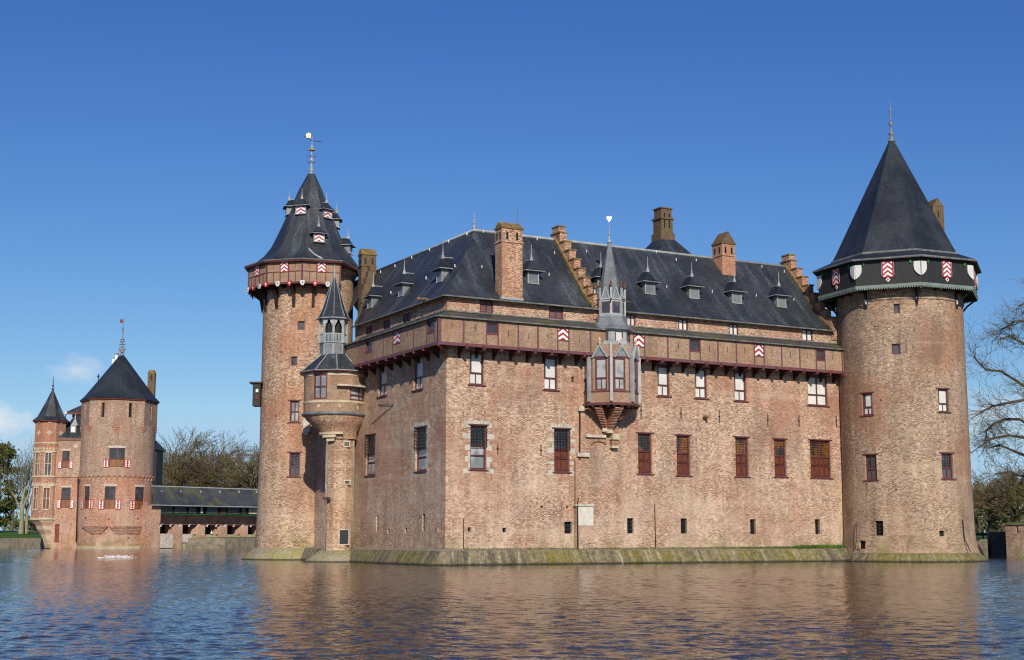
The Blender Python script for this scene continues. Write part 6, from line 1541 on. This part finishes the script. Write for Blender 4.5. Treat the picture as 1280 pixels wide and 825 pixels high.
# ---------------------------------------------------------------- gull, duck, fountain
d = thing('white_bird', 'small white bird resting on the stone below the covered bridge', 'bird', (SB.pt(bu(265.5, 669)[0], zz4, -.2)))
p = SB.pt(bu(265.5, 669)[0], zz4 + .22, -.2); b = MB('white paint'); n = 8
b.lathe((p.x, p.y), [(0, p.z - .2), (.16, p.z - .12), (.2, p.z), (.14, p.z + .12), (.07, p.z + .2), (.09, p.z + .28), (.07, p.z + .34), (0, p.z + .38)], 8, smooth=True); b.build('body', d)
p = atY(422.3, 697.5, 104.2); Z0 = .42
d = thing('duck', 'small grey and white duck on the slope where turret footing meets the castle footing', 'duck', (p.x, p.y - 2.2, .3))
def blob(mat, c, rx, ry, rz, n=10):
    b = MB(mat); 
    for i in range(n // 2):
        a, a2 = pi * i / (n // 2), pi * (i + 1) / (n // 2)
        for k in range(n):
            q1, q2 = 2 * pi * k / n, 2 * pi * (k + 1) / n; g_ = lambda A, Q: Vector((c[0] + rx * cos(A), c[1] + ry * sin(A) * cos(Q), c[2] + rz * sin(A) * sin(Q)))
            P = [g_(a, q1), g_(a, q2), g_(a2, q2), g_(a2, q1)]
            if i == 0: P = P[1:]
            elif i == n // 2 - 1: P = P[:3]
            b.poly(P, smooth=True)
    return b
cx, cy, cz_ = p.x, p.y - 2.2, .42
b = blob('duck grey', (cx, cy, cz_), .24, .12, .12); 
b.tube([(cx + .14, cy, cz_ + .04), (cx + .2, cy, cz_ + .16), (cx + .22, cy, cz_ + .22)], [.07, .045, .05], 8); b.ball((cx + .24, cy, cz_ + .25), .07, 8)
b.prism([(cx - .2, cy - .06, cz_ + .02), (cx - .2, cy + .06, cz_ + .02), (cx - .2, cy + .06, cz_ + .07), (cx - .2, cy - .06, cz_ + .07)], [(cx - .36, cy - .03, cz_ + .06), (cx - .36, cy + .03, cz_ + .06), (cx - .36, cy + .03, cz_ + .09), (cx - .36, cy - .03, cz_ + .09)])
b.m = 'duck dark'; b.tube([(cx + .05, cy, cz_ - .1), (cx + .05, cy, cz_ - .2)], .015, 4); b.tube([(cx - .02, cy, cz_ - .1), (cx - .02, cy, cz_ - .2)], .015, 4); b.build('body', d)
b = blob('duck dark', (cx - .05, cy - .1, cz_ + .03), .2, .035, .07); b.build('wing', d)
b = MB('orange wood'); b.prism([(cx + .29, cy - .02, cz_ + .23), (cx + .29, cy + .02, cz_ + .23), (cx + .29, cy + .02, cz_ + .26), (cx + .29, cy - .02, cz_ + .26)], [(cx + .38, cy - .02, cz_ + .225), (cx + .38, cy + .02, cz_ + .225), (cx + .38, cy + .02, cz_ + .235), (cx + .38, cy - .02, cz_ + .235)]); b.build('beak', d)
rnd = random.Random(11); b = MB('foam'); pf = atY(145, 697.5, 116)
for k in range(330):
    x = rnd.gauss(0, 1.); y = rnd.gauss(0, 1.6); h = max(.02, .20 - abs(x) * .15) * rnd.random(); s_ = rnd.uniform(.02, .085) * (1.3 - min(1, abs(x) * .4))
    c = Vector((pf.x + x * .85, 116 + y, .03 + h)); q1 = Vector((rnd.uniform(-1, 1), rnd.uniform(-1, 1), rnd.uniform(-.6, .6))).normalized() * s_; q2 = Vector((rnd.uniform(-1, 1), rnd.uniform(-1, 1), rnd.uniform(-.3, 1))).normalized() * s_
    b.prism([c, c + q1, c + q2], [c + UP * s_ * .6, c + q1 + UP * s_ * .4, c + q2 + UP * s_ * .5])
tag(b.build('fountain_spray', merge=False), 'low white bubbling spray of a fountain on the moat in front of the wide gate tower', 'fountain', kind='stuff')

# ================================================================ RIGHT BANK: wall, sluice, low wall
a_, c_ = atY(1258.5, 695.5, 122), atY(1420, 697, 112); S1 = flat_between((a_.x, a_.y), (c_.x, c_.y))
wt = thing('garden_wall', 'reddish brick wall with mossy cope standing in the water at the right edge', 'wall', (a_.x, a_.y))
b = MB('gate brick'); b.m = 'brick'; z_ = S1.px(1270, 656)[1]; rsl = rect(S1, 1270, 657.5, 1272.5, 666); wall(b, S1, 0, S1.L, -.5, z_, [rsl], depth=.25); b.poly([S1.pt(0, -.5), S1.pt(0, -.5, -.8), S1.pt(0, z_, -.8), S1.pt(0, z_)]); b.poly([S1.pt(0, -.5, -.8), S1.pt(S1.L, -.5, -.8), S1.pt(S1.L, z_, -.8), S1.pt(0, z_, -.8)]); b.build('wall', wt)
b = MB('black board'); b.sq(S1, *rsl, -.24); b.build('arrow_slit', wt)
b = MB('mossy brick cap'); b.m = 'retaining wall'; b.sbox(S1, -.1, S1.L, z_, z_ + .15, -.95, .12); b.m = 'grass'; b.sbox(S1, .1, S1.L, z_ + .152, z_ + .25, -.8, .02); b.build('cope', wt)
wl = thing('sluice_gate', 'black boarded gate standing in the water beside the right-hand wall', 'gate', (a_.x - 1, a_.y + 3))
a2_, c2_ = atY(1236.5, 695, 126), atY(1259, 695.5, 123); S2 = flat_between((a2_.x, a2_.y), (c2_.x, c2_.y))
b = MB('black board'); z_ = S2.px(1248, 664.5)[1]; b.sbox(S2, 0, S2.L, -.4, z_, -.15, 0)
for k in range(7): u = S2.L * (k + .0) / 7; b.sbox(S2, u + .01, u + .03, -.4, z_ - .02, 0, .02)
b.build('panel', wl)
b = MB('dark timber'); b.sbox(S2, 0, .14, -.4, z_ + .05, .021, .1); b.sbox(S2, S2.L - .14, S2.L, -.4, z_ + .05, .021, .1); b.sbox(S2, .0, S2.L, z_ - .3, z_ - .15, .101, .15); b.build('frame', wl)
a3, c3 = atY(1196, 693.6, 135), atY(1238, 693.8, 133); S3 = flat_between((a3.x, a3.y), (c3.x, c3.y))
lw_ = thing('low_wall', 'low weathered brick wall in shade behind the right-hand tower footing', 'wall', (a3.x, a3.y))
b = MB('retaining wall'); z_ = S3.px(1222, 676.5)[1]; z2_ = S3.px(1222, 669.5)[1]; b.sbox(S3, 0, S3.L, -.4, z_, -.5, 0); b.build('wall', lw_)
b = MB('dark timber'); z5_ = S3.px(1222, 666.3)[1]; b.sbox(S3, 0, S3.L + .4, z2_, z5_, -2.6, -2.45)
for k in range(3): u = .2 + k * 1.5; b.sbox(S3, u, u + .12, z_ - .2, z2_, -2.6, -2.45)
b.build('rail', lw_)

# ================================================================ TREES
def bare_tree(name, base, hgt, spread, seed, label, group=None, depth=6, lean=(0, 0), mat='bark', tw='twig', r0=.38, fork=.18, first=.22, thin=.012, cat='tree', kids=(3, 4), ivy=0, wide=False):
    rnd = random.Random(seed); base = Vector(base)
    t = thing(name, label, cat, base, group)
    tr = MB(mat); cr = MB(tw)
    def grow(p, d, L, r, lv):
        pts = [p]; q = p; dd = d.copy(); n = 3
        for i in range(n):
            dd = (dd + Vector((rnd.uniform(-1, 1), rnd.uniform(-1, 1), rnd.uniform(-.75, .75) if wide else rnd.uniform(-.55, .85))) * .2).normalized(); q = q + dd * (L / n); pts.append(q)
        mb_ = tr if lv <= 1 else cr
        r1 = max(thin * .6, r * .62); mb_.tube(pts, [r, r * .86, r * .74, r1], 7 if lv == 0 else 5 if lv == 1 else 3, cap=False)
        if lv >= depth: return
        k = rnd.randint(*kids) + (1 if lv == 0 else 0)
        for i in range(k):
            f = rnd.uniform(.45 if lv else .62, 1.0) if i else 1.0; j = min(n - 1, int(f * n)); st_ = pts[j].lerp(pts[j + 1], f * n - j) if f < 1 else q
            az = rnd.uniform(0, 2 * pi) if lv else 2 * pi * (i + rnd.uniform(-.25, .25)) / k; ang = rnd.uniform(.25, .85) if i else rnd.uniform(.05, .35)
            ax = dd.cross(Vector((0, 0, 1)) if abs(dd.z) < .95 else Vector((1, 0, 0))).normalized(); b2 = dd.cross(ax)
            nd = dd * cos(ang) + (ax * cos(az) + b2 * sin(az)) * sin(ang)
            nd = Vector((nd.x * spread, nd.y * spread, nd.z + (.0 if wide else .12))).normalized()
            grow(st_, nd, L * rnd.uniform(.62, .86) * (1 if i else 1.02), r1 * (.82 if i == 0 else rnd.uniform(.5, .72)), lv + 1)
    tot = sum(.76 ** k for k in range(depth)) + 1
    L0 = hgt * first
    q = base - UP * .3; d0 = Vector((lean[0], lean[1], 1)).normalized()
    s_ = (hgt - L0) / (tot * .78)
    # trunk then crown
    pts = [q, q + d0 * L0 * .5, q + d0 * L0]; tr.tube(pts, [r0 * 1.25, r0, r0 * .92], 9, cap=False)
    k = 5 if wide else 3
    for i in range(k):
        az = 2 * pi * (i + rnd.uniform(-.2, .2)) / k; ang = rnd.uniform(.5, 1.3) if wide else rnd.uniform(.15, .6); nd = (d0 * cos(ang) + Vector((cos(az), sin(az), 0)) * sin(ang) * spread).normalized()
        grow(q + d0 * L0 * rnd.uniform(.85, 1), nd, s_, r0 * rnd.uniform(.5, .72), 1)
    grow(q + d0 * L0, d0, s_, r0 * .7, 1)
    if ivy:
        iv = MB('ivy leaf')
        for _ in range(ivy):
            h = rnd.random() ** 1.5 * hgt * .8; a = rnd.uniform(0, 2 * pi); rr = rnd.uniform(.1, 1.0) * (.8 + hgt * .16 * (h / hgt)); c = base + d0 * h + Vector((cos(a), sin(a), 0)) * rr; s1 = rnd.uniform(.10, .24)
            x_ = Vector((rnd.uniform(-1, 1), rnd.uniform(-1, 1), rnd.uniform(-1, 1))).normalized() * s1; y_ = x_.cross(Vector((rnd.uniform(-1, 1), rnd.uniform(-1, 1), rnd.uniform(-1, 1)))).normalized() * s1
            iv.poly([c - x_, c - y_, c + x_, c + y_])
        iv.build('ivy', t, merge=False, norm=False)
    top = max(v.z for v in cr.v) - base.z; f_ = hgt / top * 1.1     # bring the grown tree to its full height
    for m_ in ((tr, cr)): m_.v = [Vector((base.x + (v.x - base.x) * f_, base.y + (v.y - base.y) * f_, base.z + (v.z - base.z) * f_)) for v in m_.v]
    tr.build('trunk', t, merge=False, norm=False); cr.build('crown', t, merge=False, norm=False)
    return t
def leafy(name, base, hgt, rad, seed, label, mat='pine leaf', n=5000, group=None, size=.3, shape=lambda f: sin(pi * min(1, f * 1.02)) ** .6, low=.1):
    rnd = random.Random(seed); base = Vector(base); t = thing(name, label, 'tree', base, group)
    tr = MB('bark'); tr.tube([base - UP * .3, base + UP * hgt * .5, base + UP * hgt * .93], [.4, .25, .05], 7); cl = []
    for k in range(46):
        f = rnd.uniform(low, 1); a = rnd.uniform(0, 2 * pi); r = rad * shape(f) * rnd.uniform(.45, 1); c = base + Vector((cos(a) * r, sin(a) * r, hgt * f)); cl.append((c, rnd.uniform(.6, 1.25) * rad * .30)); tr.tube([base + UP * hgt * f * .85, c], [.07, .02], 4, cap=False)
    tr.build('trunk', t, merge=False); cr = MB(mat)
    for k in range(n):
        c, r = rnd.choice(cl); v = Vector((rnd.gauss(0, 1), rnd.gauss(0, 1), rnd.gauss(0, .75))); p = c + v * r * .6; s_ = size * rnd.uniform(.5, 1.2)
        x_ = Vector((rnd.uniform(-1, 1), rnd.uniform(-1, 1), rnd.uniform(-1, 1))).normalized() * s_; y_ = x_.cross(Vector((rnd.uniform(-1, 1), rnd.uniform(-1, 1), rnd.uniform(-1, 1)))).normalized() * s_ * .6
        cr.poly([p - x_, p - y_, p + x_, p + y_])
    cr.build('crown', t, merge=False, norm=False)
    return t
def treepx(x, ytop, Y, gz_=2.6): p = atY(x, ytop, Y); return (p.x, Y, gz_), p.z - gz_
# behind the bridge
G1 = 'bare winter trees standing behind the covered bridge'
for i, (x, yt, Y, sp, lab) in enumerate(((222, 541, 285, 1.15, 'bare tree with wide crown immediately right of the wide gate tower'), (262, 545, 292, 1.2, 'broad bare tree rising over the middle of the covered bridge roof'), (292, 560, 300, 1.1, 'lower bare tree between the broad tree over the bridge and the castle tower'), (316, 556, 285, 1.05, 'dense bare tree directly left of the slender castle tower'), (240, 572, 320, 1.1, 'shorter bare tree further back, seen between the two widest crowns'), (204, 560, 320, 1.0, 'bare tree half hidden behind the wide gate tower'))):
    b_, h = treepx(x, yt, Y); bare_tree('bare_tree', b_, h, sp, 20 + i, lab, G1, depth=6, tw='bud twig', r0=.75, first=.16, thin=.065, kids=(3, 4), ivy=2200, wide=True)
# far left
b_, h = treepx(3, 556, 262); leafy('evergreen_tree', b_, h, 3.3, 4, 'dark green evergreen at the far left edge on the lawn', n=6500, size=.32)
G2 = 'bare trees on the lawn left of the stair turret'
for i, (x, yt, Y, mt, lab, r) in enumerate(((32, 556, 246, 'pale bark', 'bare tree with pale trunk close beside the stair turret', .33), (37, 575, 247.5, 'pale bark', 'second pale trunk standing just right of its twin beside the stair turret', .26), (20, 562, 300, 'bark', 'darker bare tree further back between evergreen and pale trunks', .4), (-14, 552, 300, 'bark', 'bare tree mostly outside the left edge behind the evergreen', .4))):
    b_, h = treepx(x, yt, Y); bare_tree('bare_tree', b_, h, .85 if i < 2 else 1.1, 60 + i, lab, G2, depth=5 if i < 2 else 6, mat=mt, tw='twig', r0=r, first=.25, thin=.04, kids=(2, 4))
hd = []
rnd = random.Random(77); hb = MB('pine leaf')     # far wood along the horizon
for k in range(34000):
    x = rnd.uniform(-330, 300) if k % 3 else rnd.uniform(-125, -60); Y = rnd.uniform(345, 385); tz = 3.4 + (2.6 + 1.2 * sin(x * .13) + 1.0 * sin(x * .37 + 1) + (2.5 if x > -50 else 0)) * rnd.random() ** .8
    if 20 < x < 70 and rnd.random() < .0: continue
    s_ = rnd.uniform(.2, .7); c = Vector((x, Y, tz)); x_ = Vector((rnd.uniform(-1, 1), rnd.uniform(-1, 1), rnd.uniform(-1, 1))).normalized() * s_; y_ = x_.cross(Vector((rnd.uniform(-1, 1), rnd.uniform(-1, 1), 1))).normalized() * s_ * .6
    hb.poly([c - x_, c - y_, c + x_, c + y_])
tag(hb.build('far_wood', merge=False, norm=False), 'low dark belt of far undergrowth along the horizon', 'wood', kind='stuff')
# right side
G3 = 'trees behind the wall on the right bank'
for i, (x, yt, Y, lab) in enumerate(((1262, 582, 172, 'mossy bare tree behind the right-hand wall with dark spreading limbs'), (1236, 600, 190, 'small bare tree in the gap between the round tower and the wall'), (1222, 606, 215, 'low bare tree right beside the big round tower shaft'), (1290, 596, 185, 'bare tree at the right edge behind the garden wall'), (1250, 612, 225, 'far low bare tree above the black sluice gate'))):
    b_, h = treepx(x, yt, Y, 2.0); bare_tree('bare_tree', b_, h, 1.15, 90 + i, lab, G3, depth=6, tw='bud twig', r0=.42, first=.14, thin=.045, kids=(3, 4), ivy=450, wide=i == 0)
rnd = random.Random(9); hb = MB('ivy leaf')
for k in range(3500):
    x = rnd.uniform(52, 130); Y = rnd.uniform(200, 240); c = Vector((x, Y, 1.8 + 3.2 * rnd.random() ** 1.3)); s_ = rnd.uniform(.12, .4); x_ = Vector((rnd.uniform(-1, 1), rnd.uniform(-1, 1), rnd.uniform(-1, 1))).normalized() * s_; y_ = x_.cross(Vector((rnd.uniform(-1, 1), rnd.uniform(-1, 1), 1))).normalized() * s_ * .6
    hb.poly([c - x_, c - y_, c + x_, c + y_])
tag(hb.build('undergrowth', merge=False, norm=False), 'tangled green and brown undergrowth behind the right-hand wall', 'undergrowth', kind='stuff')
# big bare tree whose limbs reach in from the right edge
def limb_tree():
    rnd = random.Random(31); Y = 118.; base = atY(1345, 690, Y); base.z = 1.5
    t = thing('bare_tree', 'large bare tree whose long drooping limbs reach in from the right edge of the picture', 'tree', base)
    tr = MB('bark'); cr = MB('twig'); tr.m = 'twig'
    P = lambda x, y, dy=0: atY(x, y, Y + dy)
    trunk = [base, P(1342, 560), P(1338, 450), P(1332, 370), P(1326, 300)]; tr.tube(trunk, [.55, .45, .35, .22, .1], 9, cap=False)
    def twigs(p, d, L, r, lv):
        pts = [p]; q = p; dd = d.copy()
        for i in range(4):
            dd = (dd + Vector((rnd.uniform(-1, 1), rnd.uniform(-1, 1), rnd.uniform(-.8, .8))) * .22).normalized(); q = q + dd * L / 4; pts.append(q)
        cr.tube(pts, [r, r * .85, r * .7, r * .55, r * .4], 3, cap=False)
        if lv <= 0: return
        for i in range(rnd.randint(3, 5)):
            j = rnd.randint(1, 4); ang = rnd.uniform(.3, .9); az = rnd.uniform(0, 2 * pi); ax = dd.cross(UP).normalized(); b2 = dd.cross(ax)
            twigs(pts[j], (dd * cos(ang) + (ax * cos(az) + b2 * sin(az)) * sin(ang)).normalized(), L * rnd.uniform(.5, .8), max(.010, r * .55), lv - 1)
    limbs = [[(1338, 520), (1300, 492), (1276, 480), (1252, 464), (1232, 462), (1217, 446)], [(1338, 560), (1300, 540), (1275, 524), (1256, 524), (1242, 530), (1233, 538), (1232, 548)], [(1334, 470), (1300, 440), (1280, 430), (1262, 420), (1250, 424)],
             [(1332, 420), (1305, 405), (1285, 400), (1268, 402), (1252, 412)], [(1340, 590), (1310, 580), (1288, 572), (1268, 564), (1250, 556), (1236, 560)], [(1330, 500), (1300, 505), (1280, 500), (1258, 504), (1240, 508), (1226, 516)], [(1330, 360), (1310, 372), (1290, 376), (1274, 382)], [(1340, 610), (1305, 604), (1280, 596), (1262, 590), (1245, 592)], [(1338, 540), (1310, 556), (1284, 548), (1262, 544), (1240, 548), (1222, 560)]]
    for i, lb in enumerate(limbs):
        pts = [P(x, y, rnd.uniform(-2.5, 2.5)) for x, y in lb]; n = len(pts)
        if lb[1][0] >= 1290 and i == 6: pass
        rad = [.16 * (1 - k / (n + 1)) ** 1.1 + .02 for k in range(n)]; tr.tube(pts, rad, 5, cap=False)
        for a, b2 in zip(pts[1:], pts[2:]):
            for s_ in range(6):
                st_ = a.lerp(b2, rnd.random()); d = (b2 - a).normalized(); d = (d + Vector((rnd.uniform(-.5, .5), rnd.uniform(-.8, .8), rnd.uniform(-.7, .9)))).normalized(); twigs(st_, d, rnd.uniform(1.1, 2.3), .028, 2)
        twigs(pts[-1], (pts[-1] - pts[-2]).normalized(), 1.6, .028, 2)
    # limbs on the far side, out of the picture
    for k in range(22):
        z = rnd.uniform(7, 26); a = rnd.uniform(-1.55, 1.55); st_ = Vector((base.x, base.y, z)); d = Vector((cos(a), sin(a), rnd.uniform(.1, .7))).normalized(); e_ = st_ + d * rnd.uniform(5, 8); tr.tube([st_, st_.lerp(e_, .5) + UP * .4, e_], [.16, .1, .04], 5, cap=False)
        for s_ in range(8): twigs(st_.lerp(e_, rnd.uniform(.3, 1)), (d + Vector((rnd.uniform(-.6, .6), rnd.uniform(-.6, .6), rnd.uniform(-.3, .8)))).normalized(), rnd.uniform(1.5, 2.6), .03, 2)
    tr.build('trunk', t, merge=False, norm=False); cr.build('crown', t, merge=False, norm=False)
limb_tree()
